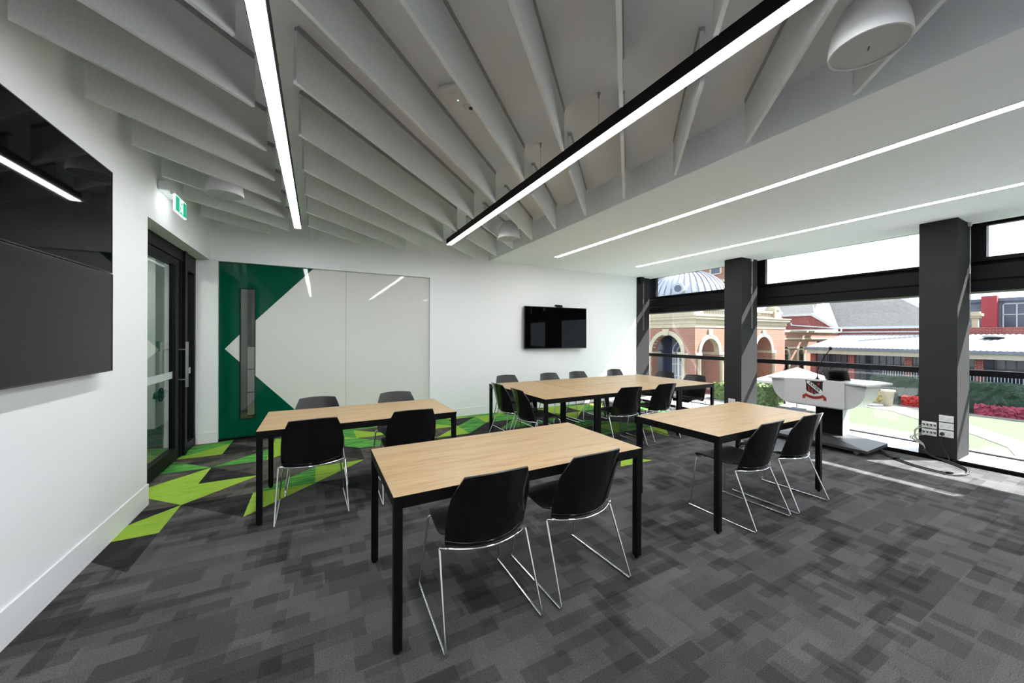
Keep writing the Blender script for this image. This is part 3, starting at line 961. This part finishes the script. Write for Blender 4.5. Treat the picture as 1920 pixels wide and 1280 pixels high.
def text_mesh(txt, size, name, m, parent, mtx, extrude=.0003, bold=True):
    cv = bpy.data.curves.new(name, 'FONT')
    cv.body = txt
    cv.size = size
    cv.align_x = 'CENTER'
    cv.align_y = 'CENTER'
    cv.extrude = extrude
    cv.offset = size * .03 if bold else 0
    to = bpy.data.objects.new(name + '_tmp', cv)
    C.objects.link(to)
    bpy.context.view_layer.update()
    me = bpy.data.meshes.new_from_object(to.evaluated_get(bpy.context.evaluated_depsgraph_get()))
    bpy.data.objects.remove(to)
    me.transform(mtx)
    me.name = name
    me.materials.clear()
    me.materials.append(m)
    o = bpy.data.objects.new(name, me)
    C.objects.link(o)
    o.parent = parent
    return o
# text plane: x axis -> -Y world, y axis -> Z, normal -> -X
def crest_mtx(u, z, ang, x):
    base = Matrix(((0, 0, -1, 0), (-1, 0, 0, 0), (0, 1, 0, 0), (0, 0, 0, 1)))
    return Matrix.Translation((x - 6.25, cu - u - 2.5, cz + z)) @ base @ Matrix.Rotation(ang, 4, 'Z')
text_mesh('XAVIER', .050, 'lettering', m_cr_k, cr_, crest_mtx(0.002, .001, R(-40.5), 6.0430))
rl = MB()
for k in range(14):
    u = -.078 + .012 * k
    zz = -.150 + .027 * (u / .1) ** 2
    h_ = .008 if k % 3 else .005
    t_ = cp([(u, zz - h_), (u + .006, zz - h_), (u + .006, zz + h_), (u, zz + h_)], 6.0438, .0004)
    rl.add(t_.v, t_.f)
rl.v = [(v[0] - 6.25, v[1] - 2.5, v[2]) for v in rl.v]
rl.build('ribbon_lettering', m_cr_k, rbo)
tag(le, 'white lectern with red and black school crest on a dark wheeled base by the window', 'lectern')
# monitor and microphone on it
mo = empty('monitor', (6.30, 2.36, .880))
ax = Vector((0, 1, 0)); up = Vector((-.60, 0, .80)).normalized(); no = Vector((.80, 0, .60)).normalized()
cc = Vector((0, 0, .078))
bevel(MB().obox(cc, ax, up, no, .142, .088, .009).build('back_case', m_bezel, mo), .003)
MB().obox(cc + no * .0095, ax, up, no, .135, .080, .001).build('display_panel', m_screen, mo)
MB().obox(cc - no * .018, ax, up, no, .07, .04, .012).build('rear_housing', m_black, mo)
MB().box(-.09, .05, -.08, .08, .0, .010).build('stand', m_black, mo)
tag(mo, 'small black tilted touch monitor on the lectern', 'monitor')
mi_ = empty('microphone', (6.18, 2.53, .880))
MB().lathe([(0, 0), (.026, 0), (.024, .012), (.012, .022), (.008, .05), (0, .05)], seg=18).build('base', m_black, mi_)
MB().tube(fillet([(0, 0, .04), (.0, .0, .16), (.02, -.08, .34), (.03, -.135, .43)], .08, 6), .0055, 8).build('gooseneck', m_black, mi_)
MB().lathe([(0, 0), (.017, .004), (.020, .02), (.015, .042), (0, .05)], (.03, -.138, .42), 14).build('capsule', m_black, mi_)
MB().tube([(.01, .01, .004), (.03, .08, .003), (.0, .12, .003)], .002, 5).build('lead', m_cable, mi_)
tag(mi_, 'thin black gooseneck microphone standing on the lectern', 'microphone')

# ------------------------------------------------------------------ sockets and cables
def plate(y0, y1, z0, z1, label, slots, x=XC0, ports=False):
    e = empty('socket_plate', (x, (y0 + y1) / 2, (z0 + z1) / 2))
    hy, hz = abs(y1 - y0) / 2, (z1 - z0) / 2
    bevel(MB().box(-.009, 0, -hy, hy, -hz, hz).build('plate', m_plate, e), .002)
    s = MB()
    for i in range(slots):
        y = (i - (slots - 1) / 2) * (2 * hy / slots)
        if ports:
            s.box(-.0105, -.008, y - .011, y + .011, -.012, .012)
        else:
            s.box(-.0098, -.008, y - .010, y - .007, .004, .014); s.box(-.0098, -.008, y + .007, y + .010, .004, .014)
            s.box(-.0098, -.008, y - .0015, y + .0015, -.014, -.004)
            s.box(-.0108, -.008, y + .014, y + .018, -.016, -.008)
    s.build('port' if ports else 'socket_slots', m_dark, e)
    tag(e, label, 'socket', 'sockets on the column')
    return e
plate(1.362, 1.482, .447, .528, 'topmost of three white power sockets in the right row on the column', 2)
plate(1.362, 1.482, .355, .436, 'middle white power socket of the right row on the column', 2)
plate(1.362, 1.482, .263, .344, 'lowest white power socket, with a black plug in it', 2)
plate(1.502, 1.63, .345, .425, 'upper white data outlet with cables plugged in', 4, ports=True)
plate(1.502, 1.63, .252, .332, 'lower white data outlet with cables plugged in', 4, ports=True)
plate(4.022, 4.15, .235, .335, 'white socket low on the middle column behind the window-side table', 2)
pl = empty('power_plug', (XC0 - .012, 1.452, .300))
MB().tube([(0, 0, 0), (-.035, 0, 0)], [.02, .017], 14).build('plug', m_cable, pl)
MB().tube(fillet([(-.025, 0, -.01), (-.04, .004, -.10), (-.03, -.01, -.17), (-.06, -.055, -.225), (-.10, -.08, -.2935)], .05, 5), .003, 6).build('lead', m_cable, pl)
tag(pl, 'black power plug and lead in the lowest column socket', 'power plug')
for k in range(8):
    y = 1.518 + .0325 * (k % 4)
    z = .385 if k < 4 else .292
    sp = .05 + .035 * random.random()
    ly = 1.665 + .055 * random.random()
    o = MB().tube(fillet([(XC0 - .012, y, z), (XC0 - sp, y + .01, z - .01), (XC0 - sp - .02, ly, z - .06), (XC0 - .07, 1.66 + .01 * k, .20), (XC0 - .06, 1.60, .15 - .004 * k), (XC0 - .07, 1.585, .09)], .06, 5), .003, 6)
    o.v = [(v[0] - XC0, v[1] - y, v[2]) for v in o.v]
    oo = o.build('data_cable', m_ybl, None, (XC0, y, 0))
    tag(oo, 'thin grey-green data cable looping from the column outlets', 'cable', 'data cables at the column')
base = [(6.64, 1.60, .09), (6.60, 1.52, .03), (6.52, 1.34, .020), (6.34, 1.18, .018), (6.10, 1.14, .018), (5.96, 1.20, .018), (5.95, 1.34, .018), (5.99, 1.50, .018), (6.12, 1.70, .018), (6.30, 1.90, .030), (6.45, 2.1, .045)]
for k in range(6):
    o_ = [(-.012, 0), (.012, 0), (0, .012), (-.024, .003), (.024, .003), (.008, -.006)][k]
    wob = [(x + o_[0] * (1 + .7 * math.sin(i + k)), y + o_[0] * .6 * math.cos(i * 1.3 + k), max(.0065, z - .010 + o_[1])) for i, (x, y, z) in enumerate(base)]
    ob = MB().tube(fillet(wob, .09, 5), [.005, .006, .0045, .005, .004, .005][k], 7).build('floor_cable', m_cable)
    tag(ob, 'black cable in the loose bundle on the carpet between column and lectern', 'cable', 'cable bundle on the floor')
for (x, y) in ((6.12, 1.70), (5.965, 1.24)):
    ob = MB().obox((x, y, .018), (.7, .7, 0), (-.7, .7, 0), (0, 0, 1), .006, .03, .014).build('cable_tie', m_black)
    tag(ob, 'black tie around the floor cables nearer the lectern' if y > 1.5 else 'black tie around the floor cables at the loop', 'cable tie')

# ------------------------------------------------------------------ outside: courtyard and school buildings
G = -2.2
def brick(name, base, mortar, sc=1.0):
    m = mat(name, base, .85)
    N = NT(m)
    tc = N.n('ShaderNodeTexCoord')
    # vertical walls: use (x+y, z)
    sx = N.n('ShaderNodeSeparateXYZ'); cx_ = N.n('ShaderNodeCombineXYZ'); ad = N.n('ShaderNodeMath', operation='ADD')
    N.l(tc.outputs['Object'], sx.inputs[0]); N.l(sx.outputs[0], ad.inputs[0]); N.l(sx.outputs[1], ad.inputs[1])
    N.l(ad.outputs[0], cx_.inputs[0]); N.l(sx.outputs[2], cx_.inputs[1])
    br = N.n('ShaderNodeTexBrick')
    br.inputs['Color1'].default_value = base
    br.inputs['Color2'].default_value = (base[0] * .8, base[1] * .75, base[2] * .75, 1)
    br.inputs['Mortar'].default_value = mortar
    br.inputs['Scale'].default_value = sc
    br.inputs['Brick Width'].default_value = .24
    br.inputs['Row Height'].default_value = .085
    br.inputs['Mortar Size'].default_value = .008
    N.l(cx_.outputs[0], br.inputs['Vector'])
    N.l(br.outputs['Color'], N.b.inputs['Base Color'])
    return m
m_brick = brick('orange_red_brick', (0.225, 0.090, 0.056, 1), (.34, .22, .17, 1))
m_brickd = brick('red_brick', (0.203, 0.034, 0.030, 1), (.32, .18, .16, 1))
m_stone = speckle('cream_stone', (0.375, 0.330, 0.240, 1), .8, .08, 5)
m_cream = mat('cream_paint', (0.345, 0.315, 0.255, 1), .7)
m_slate = speckle('slate_roof', (0.064, 0.064, 0.068, 1), .8, .35, 9)
m_metal = mat('pale_metal_roof', (0.203, 0.217, 0.240, 1), .45, .1)
m_lead = mat('lead_dome', (0.285, 0.307, 0.345, 1), .5)
m_gut = mat('grey_gutter', (.10, .12, .17, 1), .5)
m_glz = mat('dark_glazing', (.035, .045, .085, 1), .15)
m_paleframe = mat('pale_frame', (.45, .48, .52, 1), .5)
m_lawn = speckle('lawn_grass', (0.066, 0.096, 0.046, 1), .95, .14, 8)
m_pave = speckle('pale_paving', (0.180, 0.173, 0.158, 1), .85, .06, 3)
m_hedge = speckle('hedge_leaves', (0.015, 0.036, 0.022, 1), .9, .5, 14)
m_hedgel = speckle('light_hedge_leaves', (0.075, 0.120, 0.034, 1), .9, .55, 9)
m_flr = speckle('red_flowers', (0.375, 0.026, 0.022, 1), .8, .4, 20)
m_fly = speckle('yellow_flowers', (0.338, 0.255, 0.045, 1), .8, .4, 20)
m_canv = mat('white_canvas', (0.360, 0.360, 0.360, 1), .8)

gd = MB().add([(7.6, -30, G), (60, -30, G), (60, 60, G), (7.6, 60, G)], [(0, 1, 2, 3)])
tag(struct(gd, 'ground_outside', m_lawn), kind='structure')
pv = MB()
pv.prism([(7.6, 10.6, G), (17.0, 9.5, G), (19.5, 9.1, G), (22.3, 8.9, G), (25.4, 8.75, G), (29.4, 8.6, G), (29.4, 16, G), (7.6, 40, G)], (0, 0, .02))
pv.prism([(25.4, 8.80, G), (27.3, 9.2, G), (26.6, 7.0, G), (23.9, 4.3, G), (21.7, 2.75, G), (17, 1.0, G), (16.4, 1.9, G), (20.2, 2.9, G), (21.7, 3.9, G), (23.5, 5.8, G), (25.1, 7.2, G)], (0, 0, .02))
pv.prism([(26.4, 9.3, G), (27.5, 9.3, G), (27.5, -12, G), (26.9, -12, G), (26.9, 5.0, G)], (0, 0, .025))
struct(pv, 'path_outside', m_pave)
# building we stand in, below the window
struct(MB().box(7.0, 7.62, YF, 6.9, G, -.12), 'wall_right_lower', m_frame)

def arch_wall(mb, u0, u1, z0, z1, arches, put, seg=14):
    """wall with round arches; put(u,z)-> list of 2 points (front, back)"""
    def quad(pts):
        fr_ = [put(u, z)[0] for u, z in pts]; bk = [put(u, z)[1] for u, z in pts]
        n = len(pts)
        mb.add(fr_ + bk, [tuple(range(n)), tuple(range(n, 2 * n))[::-1]] + [(i, (i + 1) % n, (i + 1) % n + n, i + n) for i in range(n)])
    u = u0
    for (uc, r, zs) in arches:
        quad([(u, z0), (uc - r, z0), (uc - r, z1), (u, z1)])
        for k in range(seg):
            a0, a1 = math.pi - k * math.pi / seg, math.pi - (k + 1) * math.pi / seg
            p0 = (uc + r * math.cos(a0), zs + r * math.sin(a0)); p1 = (uc + r * math.cos(a1), zs + r * math.sin(a1))
            quad([p0, p1, (p1[0], z1), (p0[0], z1)])
        u = uc + r
    quad([(u, z0), (u1, z0), (u1, z1), (u, z1)])
def arch_ring(mb, uc, zs, r0_, r1_, put, zbot=None, seg=16):
    pin = [(uc + r0_ * math.cos(math.pi * (1 - k / seg)), zs + r0_ * math.sin(math.pi * k / seg)) for k in range(seg + 1)]
    pout = [(uc + r1_ * math.cos(math.pi * (1 - k / seg)), zs + r1_ * math.sin(math.pi * k / seg)) for k in range(seg + 1)]
    for k in range(seg):
        pts = [pin[k], pin[k + 1], pout[k + 1], pout[k]]
        fr_ = [put(u, z)[0] for u, z in pts]; bk = [put(u, z)[1] for u, z in pts]
        mb.add(fr_ + bk, [(0, 1, 2, 3), (7, 6, 5, 4)] + [(i, (i + 1) % 4, (i + 1) % 4 + 4, i + 4) for i in range(4)])

# arcade building: west face at x=19.94, south face at y=14.4
ar = empty('arcade_building', (19.94, 14.4, G))
def apart(mb, name, m, par=ar, o=(19.94, 14.4, G)):
    mb.v = [(v[0] - o[0], v[1] - o[1], v[2] - o[2]) for v in mb.v]
    return mb.build(name, m, par)
W_ = lambda f, b: (lambda u, z: [(19.94 + f, u, z), (19.94 + b, u, z)])
S_ = lambda f, b: (lambda u, z: [(u, 14.4 + f, z), (u, 14.4 + b, z)])
mb = MB(); arch_wall(mb, 14.4, 30, G, 2.05, [(16.5, 1.15, .47), (20.3, 1.15, .47), (24.1, 1.15, .47)], W_(0, .5)); apart(mb, 'west_wall', m_brick)
mb = MB(); arch_wall(mb, 20.44, 30.2, G, 2.05, [(21.37, .88, .52), (24.3, .95, .5), (27.35, 1.0, .48)], S_(0, 1.3)); apart(mb, 'south_wall', m_brick)
mb = MB()
for uc in (16.5, 20.3, 24.1):
    arch_ring(mb, uc, .47, 1.15, 1.42, W_(-.06, .3)); mb.prism([(19.84, uc - .18, 1.55), (19.84, uc + .18, 1.55), (19.84, uc + .26, 1.98), (19.84, uc - .26, 1.98)], (.3, 0, 0))
    for s_ in (-1, 1):
        mb.box(19.86, 20.7, uc + s_ * 1.36 - .3, uc + s_ * 1.36 + .3, .32, .47)
        mb.lathe([(.13, 0), (.11, 2.3), (.15, 2.35), (.15, 2.5)], (19.90, uc + s_ * 1.32, G), 12)
        mb.box(19.82, 20.1, uc + s_ * 1.32 - .2, uc + s_ * 1.32 + .2, G, G + .4)
for uc, r in ((21.37, .88), (24.3, .95), (27.35, 1.0)):
    arch_ring(mb, uc, .5, r, r + .26, S_(-.06, .3)); mb.prism([(uc - .15, 14.32, 1.55), (uc + .15, 14.32, 1.55), (uc + .2, 14.32, 1.95), (uc - .2, 14.32, 1.95)], (0, .3, 0))
    for s_ in (-1, 1):
        mb.box(uc + s_ * (r + .25) - .28, uc + s_ * (r + .25) + .28, 14.32, 15.7, .34, .5)
        mb.lathe([(.13, 0), (.11, 2.3), (.15, 2.35), (.15, 2.5)], (uc + s_ * (r + .22), 14.36, G), 12)
        mb.box(uc + s_ * (r + .22) - .2, uc + s_ * (r + .22) + .2, 14.2, 14.6, G, G + .4)
apart(mb, 'stone_arch_trim', m_stone)
mb = MB()
for (z0, z1, o_) in ((2.05, 2.30, .03), (2.30, 2.50, .08), (2.50, 2.58, .14), (2.58, 2.74, .24), (2.74, 2.80, .30)):
    mb.box(19.94 - o_, 30.2 + o_, 14.4 - o_, 15.0, z0, z1); mb.box(19.94 - o_, 20.6, 15.002, 30, z0, z1)
apart(mb, 'cornice', m_stone)
mb = MB()
mb.box(20.1, 30.1, 14.5, 14.8, 2.8, 2.9); mb.box(20.1, 30.1, 14.5, 14.8, 3.18, 3.32)
mb.box(20.1, 20.5, 14.8, 30, 2.8, 3.15)
for k in range(46):
    x = 20.7 + k * .2
    if abs(x - 29.3) < .5 or abs(x - 24.6) < .4: continue
    mb.lathe([(.03, 2.9), (.06, 2.98), (.035, 3.1), (.05, 3.18)], (x, 14.65, 0), 8)
for x in (20.3, 24.6, 29.3):
    mb.box(x - .42, x + .42, 14.42, 15.1, 2.8, 3.42); mb.lathe([(.42, 3.42), (.40, 3.6), (.25, 3.72), (.1, 3.82), (0, 3.86)], (x, 14.76, 0), 16)
apart(mb, 'balustrade', m_stone)
mb = MB().box(21.6, 21.7, 15.7, 30, G, 2.0).box(21.6, 30.0, 16.3, 16.4, G, 2.0)
apart(mb, 'inner_wall', m_glz)
mb = MB()
for uc in (16.5, 20.3, 24.1):
    for k in range(9): mb.box(21.56, 21.6, uc - .8 + k * .2 - .012, uc - .8 + k * .2 + .012, G, .4)
    for z in (-1.2, -.4, .4): mb.box(21.56, 21.6, uc - .85, uc + .85, z - .02, z + .02)
    for q in (.45, .8):
        arch_ring(mb, uc, .4, q, q + .04, lambda u, z: [(21.56, u, z), (21.6, u, z)])
for uc in (21.37, 24.3, 27.35):
    for k in range(3): mb.box(uc - .5 + k * .5 - .03, uc - .5 + k * .5 + .03, 16.24, 16.3, G, .4)
    for z in (-1.2, -.2, .4): mb.box(uc - .6, uc + .6, 16.24, 16.3, z - .03, z + .03)
apart(mb, 'window_bars', m_paleframe)
apart(MB().box(20.6, 30.1, 15.0, 30, 2.6, 2.7), 'flat_roof', m_gut)
# dome
dm = MB()
cxd, cyd = 27.0, 20.4
dm.lathe([(3.25, 2.7), (3.25, 4.5), (3.35, 4.55), (3.2, 5.0), (2.95, 5.5), (2.5, 6.05), (1.9, 6.5), (1.0, 6.85), (0, 6.95)], (cxd, cyd, 0), 32)
apart(dm, 'dome', m_lead)
dm = MB()
for k in range(40):
    a = k * math.pi / 20
    dm.tube([(cxd + r * math.cos(a), cyd + r * math.sin(a), z) for r, z in ((3.3, 4.6), (3.22, 5.0), (2.97, 5.5), (2.52, 6.07), (1.92, 6.52), (1.0, 6.88))], .035, 5)
apart(dm, 'dome_ribs', m_gut)
dm = MB().tube([(24.25, 18.9, 5.15), (23.75, 18.62, 5.12)], .42, 24)
apart(dm, 'dome_window_surround', m_lead)
dm = MB().tube([(23.76, 18.62, 5.12), (23.73, 18.60, 5.12)], .26, 24)
apart(dm, 'dome_window', m_glz)
tag(ar, 'cream and orange brick arcade with round arches, balustrade and dome, outside the far left window', 'building')

# tall brick block behind
tb_ = empty('brick_tower_block', (34, 22, G))
P2 = lambda mb, n, m, e_: apart(mb, n, m, e_, tuple(e_.location))
P2(MB().box(34, 36.5, 20.6, 40, G, 12), 'wall', m_brick, tb_)
mb = MB().box(33.9, 36.6, 20.5, 40, 6.75, 7.0).box(33.9, 36.6, 20.5, 40, 9.5, 9.8)
P2(mb, 'string_course', m_stone, tb_)
for y in (22.3, 25.6, 28.9):
    wn = P2(MB().box(33.9, 34.1, y - .55, y + .55, 7.55, 7.65).box(33.9, 34.1, y - .62, y - .45, 7.6, 9.2).box(33.9, 34.1, y + .45, y + .62, 7.6, 9.2), 'window', m_stone, tb_)
    P2(MB().box(33.95, 34.02, y - .45, y + .45, 7.65, 9.2), 'pane', m_glz, tb_).parent = wn
tag(tb_, 'tall orange brick building rising behind the dome', 'building')

# low brick wing and gabled hall
lw_ = empty('brick_wing', (30.2, 14.9, G))
mb = MB(); arch_wall(mb, 30.55, 46, G, 1.95, [(31.3, .42, .1), (33.6, .42, .1)], lambda u, z: [(u, 14.9, z), (u, 15.5, z)]); P2(mb, 'wall', m_brick, lw_)
mb = MB().box(30.55, 46, 14.78, 15.5, 1.86, 2.02).box(30.55, 46, 14.8, 15.5, 1.30, 1.42).box(30.55, 36, 14.84, 15.5, .58, .72)
for uc in (31.3, 33.6):
    arch_ring(mb, uc, .1, .42, .62, lambda u, z: [(u, 14.84, z), (u, 15.0, z)])
    for s_ in (-1, 1): mb.box(uc + s_ * .52 - .1, uc + s_ * .52 + .1, 14.82, 15.1, G, .12)
P2(mb, 'stone_bands', m_stone, lw_)
P2(MB().box(30.55, 36, 15.45, 15.5, G, .6), 'glazing', m_glz, lw_)
tag(lw_, 'low orange brick wing with small stone arches beyond the arcade', 'building')

gh = empty('slate_roofed_hall', (33, 10, G))
mb = MB().prism([(33, 12.55, 2.05), (33, 18, 2.05), (33, 18, 3.15), (33, 13.95, 3.15)], (.3, 0, 0))
P2(mb, 'gable_wall', m_brickd, gh)
mb = MB().prism([(32.9, 12.45, 2.10), (32.9, 13.9, 3.12), (32.9, 18, 3.12), (32.9, 18, 3.30), (32.9, 13.85, 3.30), (32.9, 12.3, 2.22)], (.3, 0, 0))
mb.add([(33.4, 13.95, 3.3), (38.0, 15.9, 5.3), (38.0, 15.0, 5.2), (33.4, 12.4, 2.2), (33.3, 13.7, 3.2)], [(0, 1, 2, 3, 4)])
mb.prism([(33.9, 9.3, 4.1), (33.9, 7.2, 2.5), (33.9, 6.9, 2.5), (33.9, 9.1, 4.3)], (.3, 0, 0))
P2(mb, 'barge_boards', mat('white_barge', (.5, .48, .46, 1), .6), gh)
mb = MB().add([(34, 12.7, 2.25), (34, 7.6, 2.25), (34, 8.4, 3.4), (34, 9.24, 4.13), (39, 11.0, 6.6), (39, 17.2, 6.6), (37.5, 15.5, 5.1)], [(0, 1, 2, 3, 4, 5, 6)])
mb = MB()
mb.add([(34, 12.75, 2.22), (34, 7.4, 2.22), (38.5, 10.9, 5.4), (38.5, 15.4, 5.4)], [(0, 1, 2, 3)])
mb.add([(33.5, 18, 3.3), (33.5, 13.95, 3.3), (38.5, 15.5, 5.6), (38.5, 19.0, 5.6)], [(0, 1, 2, 3)])
P2(mb, 'slate_roof', m_slate, gh)
mb = MB().box(33.9, 34.1, -20, 12.6, 1.4, 2.08)
P2(mb, 'parapet_wall', m_brickd, gh)
mb = MB().box(33.75, 34.1, 7.4, 12.7, 2.08, 2.24).box(33.85, 34.1, 7, 12.6, 1.82, 1.90)
P2(mb, 'gutter', m_paleframe, gh)
P2(MB().tube(fillet([(32.8, 15.2, 2.62), (32.8, 15.2, 2.42), (32.8, 12.3, 2.12), (32.8, 12.0, 2.12), (32.8, 12.0, 1.85), (32.8, 12.5, 1.8)], .08, 4), .05, 8), 'downpipe', m_paleframe, gh)
P2(MB().box(33.6, 36, 7.35, 7.5, 2.1, 2.3), 'verge', m_paleframe, gh)
tag(gh, 'hall with a broad slate roof and red brick gable behind the verandah', 'building')

# verandah block
ve = empty('verandah', (29.5, 5, G))
mb = MB()
NR = 150
y0_, y1_ = -18.0, 12.75
for k in range(NR):
    ya, yb = y0_ + (y1_ - y0_) * k / NR, y0_ + (y1_ - y0_) * (k + 1) / NR
    ym = (ya + yb) / 2
    zt = lambda y: 1.64
    for (a, b, dz0, dz1) in ((ya, ym, 0, .03), (ym, yb, .03, 0)):
        sh = lambda y, t: min(y, 12.75 - .4 * t) if y > 12 else y
        mb.add([(29.45, a, .80 + dz0), (29.45, b, .80 + dz1), (33.6, b if b < 12.2 else 12.2, 1.66 + dz1), (33.6, a if a < 12.2 else 12.2, 1.66 + dz0)], [(0, 1, 2, 3)])
P2(mb, 'metal_roof', m_metal, ve)
P2(MB().box(29.36, 29.48, y0_, 12.75, .66, .81), 'gutter', m_gut, ve)
P2(MB().box(29.5, 29.6, y0_, 12.70, .38, .66), 'fascia', m_cream, ve)
for y in (12.55, 10.45, 7.85, 5.23, 2.6, 0, -2.6, -5.2):
    P2(MB().box(30.0, 30.3, y - .15, y + .15, G, .5), 'brick_pillar', m_brickd, ve)
P2(MB().box(31.4, 31.5, y0_, 12.9, G, 1.2), 'glazed_wall', m_glz, ve)
mb = MB()
for k in range(60):
    y = 12.5 - k * .33
    mb.box(31.34, 31.4, y - .015, y + .015, G, .4)
for z in (-.9, -.25): mb.box(31.34, 31.4, y0_, 12.8, z - .02, z + .02)
P2(mb, 'glazing_bars', m_gut, ve)
mb = MB()
for k in range(130):
    y = 8.9 - k * .11
    mb.box(29.9, 29.92, y - .012, y + .012, G + .9, G + 1.95)
mb.box(29.88, 29.94, -5.5, 8.9, G + 1.93, G + 1.97)
P2(mb, 'railing', m_paleframe, ve)
mb = MB().lathe([(.42, 0), (.40, .08), (.25, .14), (0, .16)], (32.5, 5.15, 1.5), 20)
P2(mb, 'skylight', m_metal, ve)
tag(ve, 'long pale metal-roofed verandah with brick pillars across the courtyard', 'verandah')

# modern block on the right
mo_ = empty('modern_block', (48, 4, G))
P2(MB().box(48, 60, -25, 9.2, G, 4.65), 'wall', mat('blue_grey_cladding', (.13, .15, .21, 1), .6), mo_)
P2(MB().box(47.4, 48.1, 7.35, 8.15, 0, 4.85), 'red_wall_panel', mat('red_cladding', (.30, .035, .05, 1), .7), mo_)
for k in range(3):
    y = 7.15 - k * 2.2
    wn = P2(MB().box(47.9, 48, y - 2.0, y - 1.93, 1.9, 4.2).box(47.9, 48, y - .07, y, 1.9, 4.2).box(47.9, 48, y - .72, y - .66, 1.9, 4.2).box(47.9, 48, y - 2, y, 4.14, 4.2).box(47.9, 48, y - 2, y, 3.3, 3.36).box(47.9, 48, y - 2, y, 1.9, 1.96), 'window', m_paleframe, mo_)
    P2(MB().box(47.96, 48.01, y - 2, y, 1.9, 4.2), 'pane', m_glz, mo_).parent = wn
P2(MB().box(47.8, 48, -25, 9.2, 4.4, 4.65), 'roof_edge', m_gut, mo_)
tag(mo_, 'blue-grey modern building with a red panel seen through the right window', 'building')
cp_ = empty('stone_chimney_pier', (36, 6.42, G))
MB().box(-.12, .12, -.13, .13, 0, 4.9).build('shaft', m_stone, cp_)
MB().box(-.2, .2, -.22, .22, 4.9, 5.02).box(-.26, .26, -.3, .3, 5.02, 5.18).box(-.18, .18, -.2, .2, 5.18, 5.3).build('cap', m_stone, cp_)
tag(cp_, 'pale stone chimney pier above the verandah roof', 'chimney')

# hedges: bumpy leafy solids
def leafy(name, x0, x1, y0, y1, z0, z1, m, label, cat, step=.16, amp=.08, kind=None, mats=None):
    mb = MB()
    rnd = random.Random(int(x0 * 10 + y0 * 7))
    nx, ny = max(2, int((x1 - x0) / step)), max(2, int((y1 - y0) / step))
    nz = max(2, int((z1 - z0) / step))
    jit = lambda: rnd.uniform(-amp, amp)
    top = [[(x0 + (x1 - x0) * i / nx + jit() * .5, y0 + (y1 - y0) * j / ny + jit() * .5, z1 + jit()) for j in range(ny + 1)] for i in range(nx + 1)]
    vs = [p for r_ in top for p in r_]
    mb.add(vs, [(i * (ny + 1) + j, i * (ny + 1) + j + 1, (i + 1) * (ny + 1) + j + 1, (i + 1) * (ny + 1) + j) for i in range(nx) for j in range(ny)])
    for X_, sgn in ((x0, -1), (x1, 1)):
        ed = top[0] if sgn < 0 else top[-1]
        rows_ = [[(X_ + jit(), ed[j][1], lerp(ed[j][2], z0, k / nz)) if 0 < k else ed[j] for j in range(ny + 1)] for k in range(nz + 1)]
        vs = [p for r_ in rows_ for p in r_]
        mb.add(vs, [(i * (ny + 1) + j, i * (ny + 1) + j + 1, (i + 1) * (ny + 1) + j + 1, (i + 1) * (ny + 1) + j) for i in range(nz) for j in range(ny)])
    for q, Y_ in ((0, y0), (-1, y1)):
        ed = [top[i][q] for i in range(nx + 1)]
        rows_ = [[(ed[i][0], Y_ + jit(), lerp(ed[i][2], z0, k / nz)) if 0 < k else ed[i] for i in range(nx + 1)] for k in range(nz + 1)]
        vs = [p for r_ in rows_ for p in r_]
        mb.add(vs, [(a * (nx + 1) + b, a * (nx + 1) + b + 1, (a + 1) * (nx + 1) + b + 1, (a + 1) * (nx + 1) + b) for a in range(nz) for b in range(nx)])
    o = mb.build(name, m)
    return tag(o, label, cat)
leafy('hedge', 28.05, 29.0, -14, 8.9, G, -.72, m_hedge, 'long clipped dark green hedge in front of the verandah', 'hedge', .2, .07)
leafy('flower_bed', 27.45, 27.88, 8.1, 9.0, G, G + .62, m_fly, 'yellow and orange flowers at the near end of the dark hedge', 'flowers', .07, .07)
leafy('flower_bed', 27.5, 27.88, 5.3, 7.45, G, G + .52, m_flr, 'red flowers in front of the dark hedge, left of the big column', 'flowers', .07, .08)
leafy('flower_bed', 27.5, 27.88, -3, 4.9, G, G + .48, mat('magenta_flowers', (.24, .03, .06, 1), .8), 'dark red flowers in front of the hedge seen in the right window', 'flowers', .07, .08)
leafy('garden_hedge', 20.5, 22.5, 10.6, 13.6, G, -1.25, m_hedgel, 'sunlit light green shrubs beside the white umbrella', 'hedge', .14, .12)
pt = empty('planter', (26.6, 7.72, G))
MB().lathe([(0, 0), (.17, 0), (.25, .78), (.29, .80), (.29, .88), (.24, .88), (.22, .8), (0, .78)], seg=20).build('pot', m_stone, pt)
tag(pt, 'tall cream planter pot standing in front of the hedge', 'planter')
um = empty('market_umbrella', (21.2, 9.55, G))
mb = MB()
ap_ = (0, 0, 2.16)
cor = [(2.0 * math.cos(a * math.pi / 2 + .75), 2.0 * math.sin(a * math.pi / 2 + .75), 1.45) for a in range(4)]
for a in range(4):
    p, q = cor[a], cor[(a + 1) % 4]
    md = ((p[0] + q[0]) / 2, (p[1] + q[1]) / 2, 1.50)
    mb.add([ap_, p, md, q, (p[0], p[1], 1.33), (md[0], md[1], 1.38), (q[0], q[1], 1.33)], [(0, 1, 2), (0, 2, 3), (1, 4, 5, 2), (2, 5, 6, 3)])
mb.build('canopy', m_canv, um)
MB().tube([(0, 0, 0), (0, 0, 2.1)], .03, 10).build('pole', m_paleframe, um)
MB().box(-.3, .3, -.3, .3, 0, .07).build('base', m_gut, um)
tag(um, 'white square market umbrella outside behind the lectern', 'umbrella')
